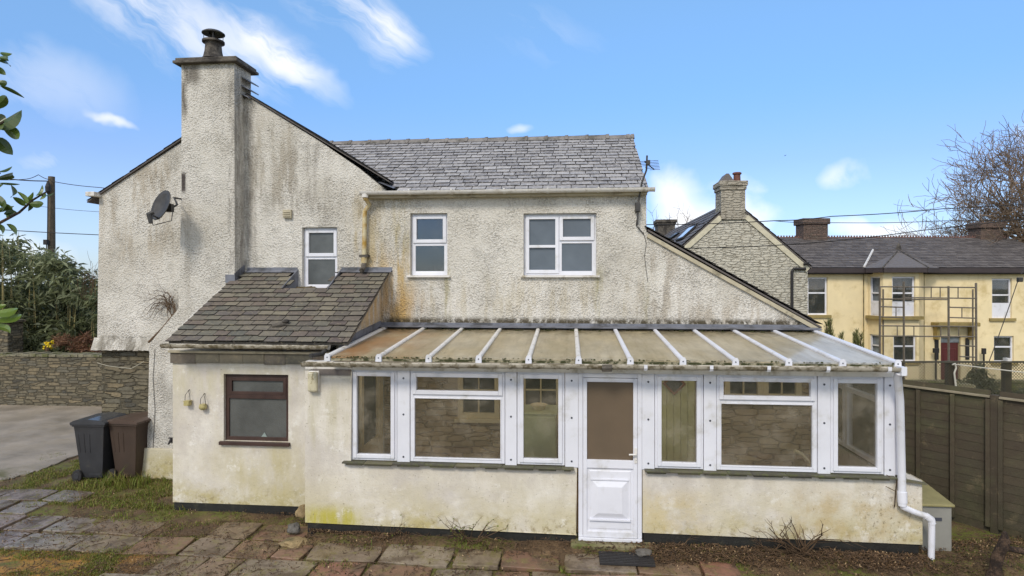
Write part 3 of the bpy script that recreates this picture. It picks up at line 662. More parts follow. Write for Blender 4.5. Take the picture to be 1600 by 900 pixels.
# dead climber, tap
def twigs(mb, p, d, ln, rad, depth, wob=.35, up=.0, kids=3, seg=4):
    pts = [Vector(p)]; d = Vector(d).normalized(); rr = [rad]
    for i in range(seg):
        d = (d+Vector((R.gauss(0,wob), R.gauss(0,wob), R.gauss(0,wob)+up))*.4).normalized()
        pts.append(pts[-1]+d*ln/seg); rr.append(rad*(1-.6*(i+1)/seg))
    mb.tube(pts, rr, 4, cap=False)
    if depth > 0:
        for k in range(kids):
            i = R.randint(1, seg); q = pts[i]; dd = (pts[i]-pts[i-1]).normalized()
            nd = (dd+Vector((R.gauss(0,.6), R.gauss(0,.6), R.gauss(0,.6)))*.9).normalized()
            twigs(mb, q, nd, ln*R.uniform(.45,.75), rad*.6, depth-1, wob, up, kids, seg)
b = MB()
for i in range(16):
    s0 = PY(R.uniform(258,276), R.uniform(478,505), YM-.09); e0 = PY(R.uniform(214,262), R.uniform(455,505), YM-.06)
    mid = s0.lerp(e0, .5)+Vector((0,-.06,R.uniform(.05,.28)))
    top = PY(R.uniform(250,276), R.uniform(452,470), YM-.08)
    b.tube([s0, s0.lerp(top,.7), top.lerp(e0,.3), mid.lerp(e0,.5), e0], [.006,.006,.005,.004,.002], 4)
    if i % 2: twigs(b, mid, e0-s0, .3, .004, 1)
cl = b
b = cl; b.tube([PY(232,535,YM-.1), PY(255,512,YM-.1), PY(276,486,YM-.1)], .02, 6)
tag(b.build('dead_climber', MT['twig'], None), 'leafless dead climber clinging to the wall beside the chimney foot', 'dead climber')
p = PY(267, 690, YCH-.08); b = MB(); b.tube([p+Vector((.06,.07,.02)), p+Vector((0,0,.03)), p+Vector((-.02,-.04,-.04))], [.02,.025,.015], 8); b.tube([p+Vector((-.04,0,.06)), p+Vector((.05,0,.06))], .012, 6); b.tube([p, p+Vector((0,0,.06))], .01, 6)
b.beam(p+Vector((.02,-.01,0)), p+Vector((.02,.078,0)), .04, .04)
tag(b.build('outdoor_tap', MT['cable'], None), 'small black tap on the wall left of the porch', 'tap')
b = MB(); b.tube([PY(242,545,YCH-.01), PY(239,590,YCH-.01), PY(242,640,YCH-.01), PY(239,700,YCH-.01)], .004, 4)
tag(b.build('loose_cable', MT['cable'], None), 'thin loose cable hanging down the wall left of the porch', 'cable')
b = MB(); b.tube([PY(152,567,YM-.06), PY(170,572,YM-.08), PY(205,576,YM-.08), PY(225,565,YM-.04)], .006, 5)
tag(b.build('rope', mat('pale_rope', sr(170,164,146), .9, .1, 5, 0), None), 'pale rope strung across the stone footing above the bins', 'rope')
# hanging tea-light jars
for k, (x, y, lab) in enumerate(((293, 627, 'square pale candle lantern hanging left on the porch wall'), (317, 633, 'round pale candle jar hanging nearest the brown window'))):
    p = PY(x, y, YP-.05); t_ = thing('candle_lantern', lab, 'lantern', (p.x, p.y, p.z-.06), group='candle lanterns on the porch wall')
    b = MB()
    if k == 0: b.box(p.x-.04, p.x+.04, p.y-.035, p.y+.035, p.z-.06, p.z+.0); b.box(p.x-.045, p.x+.045, p.y-.04, p.y+.04, p.z+.001, p.z+.012)
    else: b.lathe((p.x, p.y, p.z-.07), [(.025,0),(.052,.025),(.055,.05),(.045,.075),(.045,.085)], 14)
    b.build('jar', mat('stained_glass_jar', sr(176,164,112), .35, .3, 20, .1), t_, smooth=(k == 1), bevel=.004 if k == 0 else 0)
    b = MB(); b.tube([(p.x-.04,p.y,p.z+.0), (p.x-.035,p.y,p.z+.09), (p.x,p.y+.02,p.z+.15), (p.x+.035,p.y,p.z+.09), (p.x+.04,p.y,p.z+.0)], .004, 5)
    b.tube([(p.x,YP-.001,p.z+.16), (p.x,p.y+.02,p.z+.15)], .006, 5); b.build('wire_handle', MT['cable'], t_)

# ================= CONSERVATORY =================
con = thing('conservatory', 'white plastic conservatory with dirty translucent lean-to roof on a rendered dwarf wall', 'conservatory', (PX(940, YC), YC, 0))
ZG0, ZG1 = 1.055, 2.24     # frame bottom / top
cl0, cr0 = PX(478, YC), PX(1440, YC); xd0, xd1 = PX(900, YC), PX(1005.5, YC); xw0 = PX(548.5, YC); xw1 = PX(1397, YC)
zp = PZ(836, YC, 900)
zl = .235
zpl0, zpl1 = PZ(815, YC, 478), PZ(835.5, YC, 898); zpr0, zpr1 = PZ(831, YC, 1007), PZ(849.6, YC, 1440)
zsill = 1.045-.02
b = MB(); b.prism([(cl0, zpl0), (xd0, zpl1), (xd0, zsill), (xw0, zsill), (xw0, 2.21), (cl0, 2.21)], YC, YC+.24); b.build('dwarf_wall', MT['render'], con, bevel=.012)
b = MB(); b.prism([(xd1, zpr0), (cr0, zpr1), (cr0, zsill-.03), (xw1+.02, zsill), (xd1, zsill)], YC, YC+.24)
b.box(cr0-.3, cr0, YC+.24, YM-.01, zpr1, zsill-.03); b.build('dwarf_wall', MT['render'], con, bevel=.012)
b = MB(); b.box(cl0+.015, xd0-.003, YC+.02, YC+.23, 0, zpl1-.02); b.box(xd1+.003, cr0-.02, YC+.02, YC+.23, 0, zpr1-.0); b.add([(cl0+.015,YC+.02,zpl1-.02),(xd0-.003,YC+.02,zpl1-.02),(xd0-.003,YC+.02,zpl1-.005),(cl0+.015,YC+.02,zpl0)],[(0,1,2,3)])
b.box(cr0-.28, cr0-.02, YC+.24, YM-.01, 0, zpr1-.002); b.build('plinth', MT['black'], con)
b = MB()
for a, c in ((PX(537, YC), PX(897, YC)), (PX(1007, YC), xw1+.02)):
    x = a; b = MB()
    while x < c-.02:
        x2 = min(x+R.uniform(.28,.42), c); b.box(x, x2-.003, YC-.075+R.uniform(-.008,.008), YC+.06, zsill+.001+R.uniform(0,.004), zsill+.022+R.uniform(-.003,.003))
        b.box(x+R.uniform(.0,.1), x2-R.uniform(.01,.1), YC-.06, YC+.0, zsill-.018, zsill-.0005); x = x2
    b.build('slate_sill', MT['slate_sill'], con, bevel=.003)
b = MB(); b.add([(xw1+.01,YC-.05,zsill+.01),(cr0+.04,YC-.05,zsill-.045),(cr0+.04,YM-.05,zsill-.045),(xw1+.01,YM-.05,zsill+.01),(xw1+.01,YC-.05,zsill-.012),(cr0+.04,YC-.05,zsill-.065),(cr0+.04,YM-.05,zsill-.065),(xw1+.01,YM-.05,zsill-.012)],
   [(0,1,2,3),(7,6,5,4),(0,4,5,1),(1,5,6,2),(2,6,7,3),(3,7,4,0)]); b.build('wall_capping', MT['slate_sill'], con)
# step under the door
YF = YC+.03
def cwin(p0, p1, parts, zb_=ZG0, lab=None):
    """parts: (glass px y top, px y bottom) expressed as metres"""
    x0, x1 = PX(p0, YF), PX(p1, YF); f = MB(); f.ring(x0+.002, x1-.002, zb_, ZG1, .045, YF, YF+.07)
    for z in parts: f.box(x0+.047, x1-.047, YF+.003, YF+.066, z-.03, z+.03)
    w = f.build('window', MT['upvc'], con, bevel=.005)
    zz = [zb_+.045]+[q for z in parts for q in (z-.03, z+.03)]+[ZG1-.045]
    for i in range(0, len(zz), 2):
        z0, z1 = zz[i]-.004, zz[i+1]+.004; a, c = x0+.043, x1-.043
        opening = not (parts and i == 0)
        if opening: f = MB(); f.ring(a-.012, c+.012, z0-.012, z1+.012, .052, YF-.02, YF+.05); f.build('casement', MT['upvc'], w, bevel=.006); bd = .036
        else: f = MB(); f.ring(a, c, z0, z1, .016, YF-.006, YF+.05); f.build('glazing_bead', MT['upvc'], w, bevel=.004); bd = .012
        MB().box(a+bd, c-bd, YF+.022, YF+.032, z0+bd, z1-bd).build('pane', MT['glass'], w)
    return w
def post(p0, p1, screws=True, name='mullion_panel'):
    x0, x1 = PX(p0, YF), PX(p1, YF); f = MB(); f.box(x0, x1, YF-.012, YF+.07, ZG0-.02, ZG1); w = f.build(name, MT['upvc'], con, bevel=.004)
    if screws:
        for z in (ZG0+.06, (ZG0+ZG1)/2+.02, ZG1-.1):
            s = MB(); s.lathe(((x0+x1)/2, YF-.012, z), [(.013,0),(.013,.004),(.008,.007)], 10, axis=(0,-1,0)); s.build('screw_cap', MT['screw'], w)
    return w
ztr = PZ(618.5, YF, 715)
cwin(548.5, 620.5, []); post(621, 640.5); cwin(641, 789, [ztr]); post(789.5, 807.5); cwin(808, 882.5, []); post(883, 903.5)
post(1003, 1022.5); cwin(1023, 1099, []); post(1099.5, 1119); cwin(1119.5, 1277, [ztr]); post(1277.5, 1297); cwin(1297.5, 1381, []); post(1381.5, 1398, )
# door
x0, x1 = PX(903.8, YF), PX(1002.8, YF); zd0, zd1 = .165, ZG1
f = MB(); f.box(x0, x0+.055, YF-.02, YF+.06, zd0, zd1); f.box(x1-.055, x1, YF-.02, YF+.06, zd0, zd1); f.box(x0+.055, x1-.055, YF-.02, YF+.06, zd1-.055, zd1); f.box(x0-.0, x1+.0, YF-.05, YF+.06, zd0-.04, zd0-.002)
d = f.build('door', MT['upvc'], con, bevel=.005)
a, c = x0+.058, x1-.058; zmid0, zmid1 = PZ(731, YF, 950), PZ(718, YF, 950)
f = MB(); f.ring(a, c, zd0+.002, zd1-.06, .05, YF-.026, YF+.03, .075); f.box(a+.05, c-.05, YF-.026, YF+.03, zmid0, zmid1); f.build('door_leaf', MT['upvc'], d, bevel=.005)
MB().box(a+.046, c-.046, YF, YF+.012, zmid1-.004, zd1-.106).build('pane', MT['glass_tint'], d)
f = MB(); pz0, pz1 = zd0+.077, zmid0; f.box(a+.05, c-.05, YF-.006, YF+.02, pz0, pz1)
X0, X1, Z0, Z1 = PX(923, YF), PX(982, YF), PZ(811, YF, 950), PZ(749, YF, 950)
def raised(f, X0, X1, Z0, Z1, y, i1, h1):
    f.add([(X0,y,Z0),(X1,y,Z0),(X1,y,Z1),(X0,y,Z1),(X0+i1,y-h1,Z0+i1),(X1-i1,y-h1,Z0+i1),(X1-i1,y-h1,Z1-i1),(X0+i1,y-h1,Z1-i1)], [(0,1,5,4),(1,2,6,5),(2,3,7,6),(3,0,4,7),(4,5,6,7)])
raised(f, a+.075, c-.075, pz0+.025, pz1-.03, YF-.006, .012, .006)
raised(f, X0, X1, Z0, Z1, YF-.012, .085, .03)
f.box(X0-.02, X1+.02, YF-.04, YF-.014, Z0-.012, Z0+.006); f.box(X0-.0, X1+.0, YF-.03, YF-.014, Z1-.004, Z1+.008)
f.build('door_panel', MT['upvc'], d)
hx, hz = PX(993, YF), PZ(708, YF, 993); f = MB(); f.box(hx-.018, hx+.018, YF-.036, YF-.027, hz-.12, hz+.07); f.tube([(hx,YF-.036,hz), (hx,YF-.075,hz), (hx-.09,YF-.078,hz)], .011, 8); f.lathe((hx,YF-.036,hz-.07), [(.012,0),(.012,.008),(.004,.01)], 10, axis=(0,-1,0)); f.build('handle', MT['upvc_dirty'], d, bevel=.002)
f = MB(); f.box(x0-.1, x1+.12, YC-.13, YC+.26, 0., zd0-.042); f.build('door_step', MT['concrete'], con, bevel=.02)
# head beam and slate strip, left wall top
f = MB(); f.box(cl0-.01, xw1+.03, YF-.03, YF+.09, ZG1+.002, ZG1+.11); f.build('eaves_beam', MT['upvc_dirty'], con, bevel=.004)
f = MB(); f.box(PX(489,YC), xw0-.004, YC-.02, YC-.002, 2.17, 2.25); f.build('slate_strip', MT['slate_far'], con, bevel=.003)
# corner post
f = MB(); f.box(PX(1398.3,YF), PX(1398.3,YF)+.06, YF-.02, YF+.1, ZG0-.0, ZG1); f.build('corner_post', MT['upvc'], con, bevel=.005)
# right-hand side frames
xs = PX(1398.3, YF)-.02
for (ya, yb) in ((YF+.11, 9.0), (9.04, YM-.05)):
    f = MB()
    zt_ = 2.24
    def ringx(f, ya, yb, z0, z1, w, xa_, xb_):
        f.box(xa_, xb_, ya, ya+w, z0, z1); f.box(xa_, xb_, yb-w, yb, z0, z1); f.box(xa_, xb_, ya+w, yb-w, z1-w, z1); f.box(xa_, xb_, ya+w, yb-w, z0, z0+w)
    ringx(f, ya, yb, ZG0, zt_, .055, xs-.03, xs+.04); f.box(xs-.027, xs+.037, ya+.055, yb-.055, 1.86, 1.92)
    w = f.build('side_window', MT['upvc'], con, bevel=.005)
    MB().box(xs, xs+.01, ya+.05, yb-.05, ZG0+.05, 1.86).build('pane', MT['glass'], w)
    MB().box(xs, xs+.01, ya+.05, yb-.05, 1.92, zt_-.05).build('pane', MT['glass'], w)
f = MB(); f.box(xs-.02, xs+.03, 9.002, 9.038, ZG0, 2.24); f.build('side_post', MT['upvc'], con)
# roof
Ye, Yt = 7.55, YM-.04
ze_ = PZ(562, Ye, 903)-.02; zt_ = PZ(516, Yt, 895)
rl = lambda Y: ze_+(Y-Ye)*(zt_-ze_)/(Yt-Ye)
f = MB(); f.prism([(YF+.1, 2.245), (YM-.05, 2.245), (YM-.05, rl(YM)-.03), (YF+.1, rl(YF)-.03)], xs-.02, xs+.03, axis='x'); f.build('side_infill', MT['upvc'], con)
bars = [PX(x, Ye) for x in (512, 592, 670, 748, 826, 904, 985, 1067, 1149, 1232, 1316, 1402)]
m_, t = newmat('grimy_polycarbonate')
sp = t.sep(); bright_end = t.mr(t.m('ADD', sp[0], t.m('MULTIPLY', sp[1], -.35)), -.6, .9)
col = t.mix(t.mr(t.noise(1, 5, .6, v=t.map((1.6,.9,1))), .35, .65), sr(226,214,186), sr(212,196,158))
col = t.mix(t.m('MULTIPLY', t.mr(t.m('ADD', sp[0], t.m('MULTIPLY', t.noise(1.2, 4, .6), .9)), -2.8, -1.0, 1., 0.), t.mr(t.noise(1, 5, .65, v=t.map((2,1.4,1), loc=(2,0,0))), .34, .62)), col, sr(190,138,84))
glareX = t.m('SUBTRACT', sp[0], t.mr(sp[1], 7.55, 10.06, PX(1222, 7.55), PX(1300, 10.06), smooth=False))
col = t.mix(t.mr(t.m('ADD', glareX, t.m('MULTIPLY', t.noise(3,4), .12)), .0, .12, 0, .9), col, sr(236,233,226))  # whitish right end: reflected and see-through brightness painted into the panel colour
dirty = t.m('MAXIMUM', t.mr(sp[1], YM-.9, YM-.15, 0, 1.), t.mr(sp[1], Ye+.02, Ye+.25, .6, 0))
strk = t.m('MULTIPLY', t.mr(t.noise(1, 6, .7, v=t.map((9,.8,1))), .45, .7), .45)
col = t.mix(strk, col, sr(160,142,100))
col = t.mix(t.m('MULTIPLY', t.mr(sp[1], YM-.75, YM-.3, 0, .5), t.mr(t.noise(3,5,.7), .3, .6)), col, sr(140,124,90))
spots = t.m('MULTIPLY', t.mr(t.noise(9, 5, .75), .48, .6), dirty)
col = t.mix(spots, col, sr(92,84,58))
col = t.mix(t.m('MULTIPLY', t.mr(t.noise(16, 4, .7), .64, .7), .7), col, sr(86,76,50))
df = t.n('ShaderNodeBsdfDiffuse', {0: col}); tl = t.n('ShaderNodeBsdfTranslucent', {0: t.mix(.5, col, (.9,.88,.8,1))})
a1 = t.n('ShaderNodeMixShader', {0: .42, 1: df, 2: tl})
a2 = t.n('ShaderNodeMixShader', {0: t.mr(t.noise(1, 5, .6, v=t.map((3,1.2,1), loc=(1,8,0))), .3, .7, .5, .26), 1: a1, 2: t.n('ShaderNodeBsdfTransparent', {0: (.97,.95,.9,1)})})
fr = t.n('ShaderNodeFresnel', {'IOR': 1.45, 'Normal': t.bump(t.noise(3, 3), .15, .01)})
t.out(t.n('ShaderNodeMixShader', {0: t.m('MULTIPLY', fr, .3), 1: a2, 2: t.n('ShaderNodeBsdfGlossy', {0: (1,1,1,1), 1: .28})}))
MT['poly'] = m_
def rbox(f, xa_, xb_, y0, y1, h0, h1):
    f.add([(xa_,y0,rl(y0)+h0),(xb_,y0,rl(y0)+h0),(xb_,y1,rl(y1)+h0),(xa_,y1,rl(y1)+h0),(xa_,y0,rl(y0)+h1),(xb_,y0,rl(y0)+h1),(xb_,y1,rl(y1)+h1),(xa_,y1,rl(y1)+h1)], [(0,3,2,1),(4,5,6,7),(0,1,5,4),(1,2,6,5),(2,3,7,6),(3,0,4,7)])
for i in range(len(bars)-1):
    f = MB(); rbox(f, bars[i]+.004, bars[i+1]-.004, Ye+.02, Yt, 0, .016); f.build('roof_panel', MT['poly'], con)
for i, x in enumerate(bars):
    f = MB(); y0, y1 = Ye, Yt-.02
    n = 5; w = .03 if 0 < i < 11 else .035
    pr = [(x-w, .018), (x-w, .036), (x-w*.6, .05), (x+w*.6, .05), (x+w, .036), (x+w, .018)]
    vs = [(a, y0, rl(y0)+h) for a, h in pr]+[(a, y1, rl(y1)+h) for a, h in pr]; k = len(pr)
    f.add(vs, [(j, (j+1) % k, k+(j+1) % k, k+j) for j in range(k)]+[tuple(range(k))[::-1], tuple(range(k, 2*k))])
    f.box(x-.018, x+.018, y0+.1, y1, 0, 0) if False else None
    gb = f.build('glazing_bar', MT['upvc_dirty'] if i < 6 else MT['upvc'], con)
    f = MB(); z = rl(y0); f.prism([(x-.037, z-.03), (x+.037, z-.03), (x+.037, z+.035), (x+.02, z+.06), (x-.02, z+.06), (x-.037, z+.035)], y0-.018, y0-.001)
    e = f.build('end_cap', MT['upvc'], gb, bevel=.004)
    s = MB(); s.lathe((x, y0-.018, z+.015), [(.009,0),(.009,.003)], 8, axis=(0,-1,0)); s.build('screw_cap', MT['screw'], gb)
    f = MB(); f.add([(x-.02,y0+.02,rl(y0)-.045),(x+.02,y0+.02,rl(y0)-.045),(x+.02,y1,rl(y1)-.045),(x-.02,y1,rl(y1)-.045),(x-.02,y0+.02,rl(y0)-.003),(x+.02,y0+.02,rl(y0)-.003),(x+.02,y1,rl(y1)-.003),(x-.02,y1,rl(y1)-.003)], [(0,3,2,1),(4,5,6,7),(0,1,5,4),(1,2,6,5),(2,3,7,6),(3,0,4,7)]); f.build('rafter', MT['upvc'], gb)
f = MB(); rbox(f, bars[0]-.04, bars[-1]+.04, Ye-.0+.001, Ye+.03, -.03, -.002); f.build('eaves_trim', mat('mossy_trim', sr(150,142,118), .7, .3, 12, .3, 60, .004, dirt=sr(58,60,30), dsc=14, dth=(.4,.55)), con)
# moss spots along the eaves edge
ms = mat('dark_moss', sr(64,66,34), .95, .4, 20, .8, 60, .01)
f = MB()
for i in range(160):
    x = R.uniform(bars[0], bars[-1]) if i % 3 else R.uniform(bars[0], bars[3]); f.lathe((x, Ye+R.uniform(-.0,.05), rl(Ye)+.012), [(R.uniform(.006,.022),0),(R.uniform(.004,.012),R.uniform(.006,.016))], 6)
for i in range(90):
    x = R.uniform(bars[0]+.1, bars[-1]); f.lathe((x, Yt-abs(R.gauss(0,.1))-.04, rl(Yt)+.008), [(R.uniform(.01,.05),0),(R.uniform(.004,.02),R.uniform(.006,.014))], 6)
tag(f.build('moss', ms, None), 'dark moss growing along the edges of the conservatory roof', 'moss', kind='stuff')
f = MB(); f.add([(bars[0]-.1,Yt-.16,rl(Yt-.16)+.056),(bars[-1]+.1,Yt-.16,rl(Yt-.16)+.056),(bars[-1]+.1,YM-.012,rl(Yt)+.075),(bars[0]-.1,YM-.012,rl(Yt)+.075)], [(0,1,2,3)])
f.box(bars[0]-.1, bars[-1]+.1, YM-.012, YM-.002, rl(Yt)-.1, rl(Yt)+.11)
f.prism([(8.2, rl(8.2)+.02), (Yt, rl(Yt)+.02), (Yt, rl(Yt)+.14), (8.2, rl(8.2)+.12)], px1+.001, px1+.014, axis='x')
f.build('flashing', MT['lead'], con)
# gutter
yg = 7.47; g0, g1 = PX(474, yg), PX(1407, yg); zg0, zg1 = PZ(566, yg, 478), PZ(574, yg, 1405)
gutter(g0, g1, yg, zg0, zg1, .058, MT['gutter_old'], con, bx=[PX(x, yg) for x in (548, 632, 715, 798, 887)])
b = [PX(x, yg) for x in (1008, 1110, 1199, 1291, 1386)]
for xx in b:
    zz = lerp(zg0, zg1, (xx-g0)/(g1-g0)); c = MB(); c.prism([(yg-.07, zz+.012), (yg-.07, zz-.03), (yg-.05, zz-.06), (yg+.05, zz-.066), (yg+.05, zz-.06), (yg-.045, zz-.054), (yg-.063, zz-.03), (yg-.063, zz+.012)], xx-.02, xx+.02, axis='x'); c.build('gutter_bracket', MT['upvc'], con)
c = MB(); xx = PX(948, yg); zz = lerp(zg0, zg1, .5); c.prism([(yg-.07, zz+.012), (yg-.075, zz-.03), (yg-.05, zz-.075), (yg+.05, zz-.07), (yg+.04, zz-.06), (yg-.045, zz-.06), (yg-.062, zz-.03), (yg-.062, zz+.012)], xx-.06, xx+.06, axis='x'); c.build('gutter_joint', MT['soot'], con)
# downpipe
c = MB(); yd = YC-.07
pd = lambda x, y: PY(x, y, yd)
c.box(PX(1407,yg)-.02, PX(1407,yg)+.04, yg-.065, yg+.06, zg1-.09, zg1+.01)
c.tube([(PX(1405,yg), yg, zg1-.06), (PX(1406,yg), yg+.05, zg1-.12), pd(1406,625), pd(1409.5,770)], .045, 14)
c.tube([pd(1409.5,785), pd(1411,792), pd(1428,800), pd(1450,807), pd(1455.5,813), pd(1456,830), pd(1455,873)], .036, 12)
dp = c.build('downpipe', MT['upvc'], con, smooth=True)
c = MB(); c.tube([pd(1409.5,768), pd(1410,785)], .053, 14); c.tube([pd(1409.7,784), pd(1410,790)], .047, 14); c.build('pipe_collar', MT['upvc'], dp, smooth=True); c = MB(); c.tube([pd(1446,806), pd(1455,812), pd(1456,818)], .043, 12); c.build('pipe_collar', MT['upvc'], dp, smooth=True)
# bulkhead light
x0, x1, z0, z1 = rect(483.5, 500, 579, 612, YC); bk = thing('bulkhead_light', 'dirty white bulkhead light on the wall below the left end of the conservatory gutter', 'wall light', ((x0+x1)/2, YC, z0))
f = MB(); f.box(x0, x1, YC-.03, YC-.001, z0, z1); f.build('base', MT['upvc_dirty'], bk, bevel=.012)
f = MB(); f.box(x0+.006, x1-.006, YC-.09, YC-.031, z0+.008, z1-.008); f.build('lens', mat('yellowed_plastic', sr(196,188,160), .4, .15, 10, .1, dirt=sr(120,104,70), dsc=20, dth=(.5,.7)), bk, bevel=.025)
# things inside
MB().box(cl0+.25, xs-.04, YC+.25, YM-.001, .02, .1).build('floor', mat('quarry_floor', sr(176,146,114), .6, .2, 3, .1), con)
gc = mat('green_cabinet_paint', sr(206,210,168), .45, .08, 3, .05)
Yb = 9.15; x0, x1, z0, z1 = rect(817, 869, 645, 760, Yb); cb = thing('cabinet', 'pale green cupboard seen inside through the window left of the glazed door', 'cabinet', ((x0+x1)/2, Yb+.3, .1))
f = MB(); f.box(x0-.16, x1, Yb, Yb+.6, .1, z1-.03); f.build('carcass', gc, cb, bevel=.01)
f = MB(); f.box(x0-.18, x1+.02, Yb-.02, Yb+.62, z1-.03, z1); f.build('top', gc, cb, bevel=.008)
f = MB(); f.box(x0-.15, x1-.01, Yb-.018, Yb-.001, .14, z1-.06); f.build('cabinet_door', gc, cb, bevel=.006)
f = MB(); q = PY(842, 645, Yb+.25); f.lathe((q.x, q.y, z1), [(.08,0),(.09,.01),(.11,.05),(.14,.075),(.13,.08),(.1,.05)], 18); tag(f.build('bowl', iw, None, smooth=True), 'small pale bowl standing on the green cupboard', 'bowl')
# glazed inner door standing open at the left end
xi = -3.05
dd = MB()
A, B_ = Vector((cl0+.62, 7.95+.1, 0)), Vector((cl0+.75, 9.5, 0))
def leaf(u0, u1, z0, z1, th=.04, f=None): f.beam(A.lerp(B_, (u0+u1)/2)+Vector((0,0,z0)), A.lerp(B_, (u0+u1)/2)+Vector((0,0,z1)), (B_-A).length*(u1-u0), th, up=(1,0,0))
# simple framed door built in the Y direction
dd.box(xi-.02, xi+.02, 8.72, 8.82, .1, 2.1); dd.box(xi-.02, xi+.02, 9.42, 9.52, .1, 2.1); dd.box(xi-.02, xi+.02, 8.82, 9.42, 2.0, 2.1); dd.box(xi-.02, xi+.02, 8.82, 9.42, .1, .95)
sd = dd.build('side_door', iw, con, bevel=.004); MB().box(xi-.005, xi+.005, 8.81, 9.43, .94, 2.01).build('pane', MT['dark'], sd)
dd = MB(); dd.box(xi-.12, xi+.03, 9.53, 9.72, .1, 2.2); dd.build('door_frame', iw, sd)
dd = MB(); dd.box(xi-.22, xi-.14, YC+.25, YM-.02, .1, 2.3); dd.build('inner_side_wall', MT['cream'], con)
q = PY(1256, 716, 8.6); f = MB(); f.tube([q+Vector((-.12,0,.1)), q+Vector((-.04,0,.06)), q+Vector((.06,0,-.04)), q+Vector((.1,0,-.2)), (q.x+.1, q.y, .1)], .025, 8); f.box(q.x-.2, q.x+.12, q.y-.15, q.y+.2, .42, .46)
for dx, dy in ((-.18,-.13),(.1,-.13),(-.18,.18),(.1,.18)): f.box(q.x+dx-.02, q.x+dx+.02, q.y+dy-.02, q.y+dy+.02, .1, .42)
tag(f.build('wooden_chair', iw, None), 'pale wooden chair inside the conservatory behind the wide right window', 'chair')
# ================= GROUND =================
from mathutils import noise as mn
def gz(x, y):
    z = mn.noise(Vector((x*1.3, y*1.3, 0)))*.022+mn.noise(Vector((x*4, y*4, 3)))*.01
    z += .06*sstep(-3.3, -4.5, x)*sstep(7.2, 8.8, y)
    z += .09*sstep(7.3, 7.7, y)*sstep(8.4, 8.0, y)*(1 if x > -3.4 else 0)+.03*mn.noise(Vector((x*2.5, y*2.5, 9)))*sstep(7.2,7.6,y)*(x > -3.6)
    z += .06*sstep(5.0, 5.8, x)*sstep(9.2,8,y)
    return z
m, t = newmat('soil_and_moss')
c = t.ramp(t.noise(3, 6, .65), [(.3, sr(78,62,46)), (.5, sr(104,84,62)), (.7, sr(132,108,80))])
sp = t.sep()
c = t.mix(t.mr(t.noise(12, 6, .75), .45, .7, 0, .7), c, sr(60,48,36))
mossf = t.m('MULTIPLY', t.mr(t.noise(1.1, 5, .65), .42, .58), t.mr(t.noise(14, 5, .7), .38, .55))
c = t.mix(t.m('MULTIPLY', mossf, .8), c, sr(104,112,44))
org = t.m('MULTIPLY', t.m('MULTIPLY', t.mr(sp[0], -5.6, -4.8, 1., 0.), t.mr(sp[1], 7.3, 7.5, 1., 0.)), t.mr(t.noise(5, 5, .7), .35, .6))
c = t.mix(t.m('MULTIPLY', org, .85), c, sr(176,128,62))
t.out(t.pbsdf(c, .75, .3, normal=t.bump(t.noise(30, 6, .7), 1., .03)))
MT['soil'] = m
b = MB(); x0, x1, y0, y1, st = -16., 9., 3.2, 17.6, .09
nx, ny = int((x1-x0)/st), int((y1-y0)/st)
vs = [(x0+i*st, y0+j*st, gz(x0+i*st, y0+j*st)) for j in range(ny+1) for i in range(nx+1)]
# the outside rim meets the larger sheet
fs = [(j*(nx+1)+i, j*(nx+1)+i+1, (j+1)*(nx+1)+i+1, (j+1)*(nx+1)+i) for j in range(ny) for i in range(nx) if not (x0+i*st > 5.8 and y0+j*st > 11.4)]
b.add(vs, fs, .5); o = b.build('garden_ground', MT['soil'], None, smooth=True); o['kind'] = 'structure'
m, t = newmat('rough_grass_ground'); c = t.ramp(t.noise(.3, 6, .7), [(.35, sr(74,84,40)), (.55, sr(104,100,60)), (.7, sr(120,108,78))]); t.out(t.pbsdf(c, .9, .2, normal=t.bump(t.noise(6, 5), .6, .05)))
b = MB(); n = 90; 
def far(x, y): return -.07-1.15*sstep(11.5, 17, y)*sstep(4.5, 7.5, x)-.0*y
xs_ = [-400,-200,-100,-60,-40,-30]+[-25+i for i in range(61)]+[45,60,100,200,400]; ys_ = [-200,-60,-20,-8]+[-4+i for i in range(45)]+[50,70,110,200,600]
vs = [(x, y, far(x, y)) for y in ys_ for x in xs_]; k = len(xs_)
b.add(vs, [(j*k+i, j*k+i+1, (j+1)*k+i+1, (j+1)*k+i) for j in range(len(ys_)-1) for i in range(k-1)], .5)
o = b.build('ground', m, None, smooth=True); o['kind'] = 'structure'
# driveway
m, t = newmat('wet_tarmac'); c = t.ramp(t.noise(1.2, 6, .65), [(.35, sr(124,114,100)), (.6, sr(156,144,128)), (.72, sr(138,124,104))]); c = t.mix(t.mr(t.noise(90, 2), .5, .68, 0, .35), c, sr(176,168,156))
c = t.mix(t.m('MULTIPLY', t.mr(sp0 := t.sep()[1], 9.4, 10.4, 1., 0.), t.mr(t.noise(2.2,5,.7), .42, .62)), c, sr(96,92,52))
t.out(t.pbsdf(c, t.mr(t.noise(1.3, 4), .4, .6, .32, .62), .5, normal=t.bump(t.noise(80, 3), .6, .008)))
p = [PG(0,760), PG(60,742), PG(110,722), PG(160,705), PG(240,690)]
b = MB(); edge = []
for i in range(len(p)-1):
    for k in range(8): q = p[i].lerp(p[i+1], k/8); edge.append((q.x+R.uniform(-.05,.05), q.y+R.uniform(-.08,.08)))
out = [(-16, edge[0][1]-.2)]+edge+[(-6.6, 10.6), (-8.2, 10.6), (-8.2, 17.3), (-16, 17.3)]
b.prism(out, .06, .085, axis='z'); o = b.build('driveway', m, None); o['kind'] = 'structure'
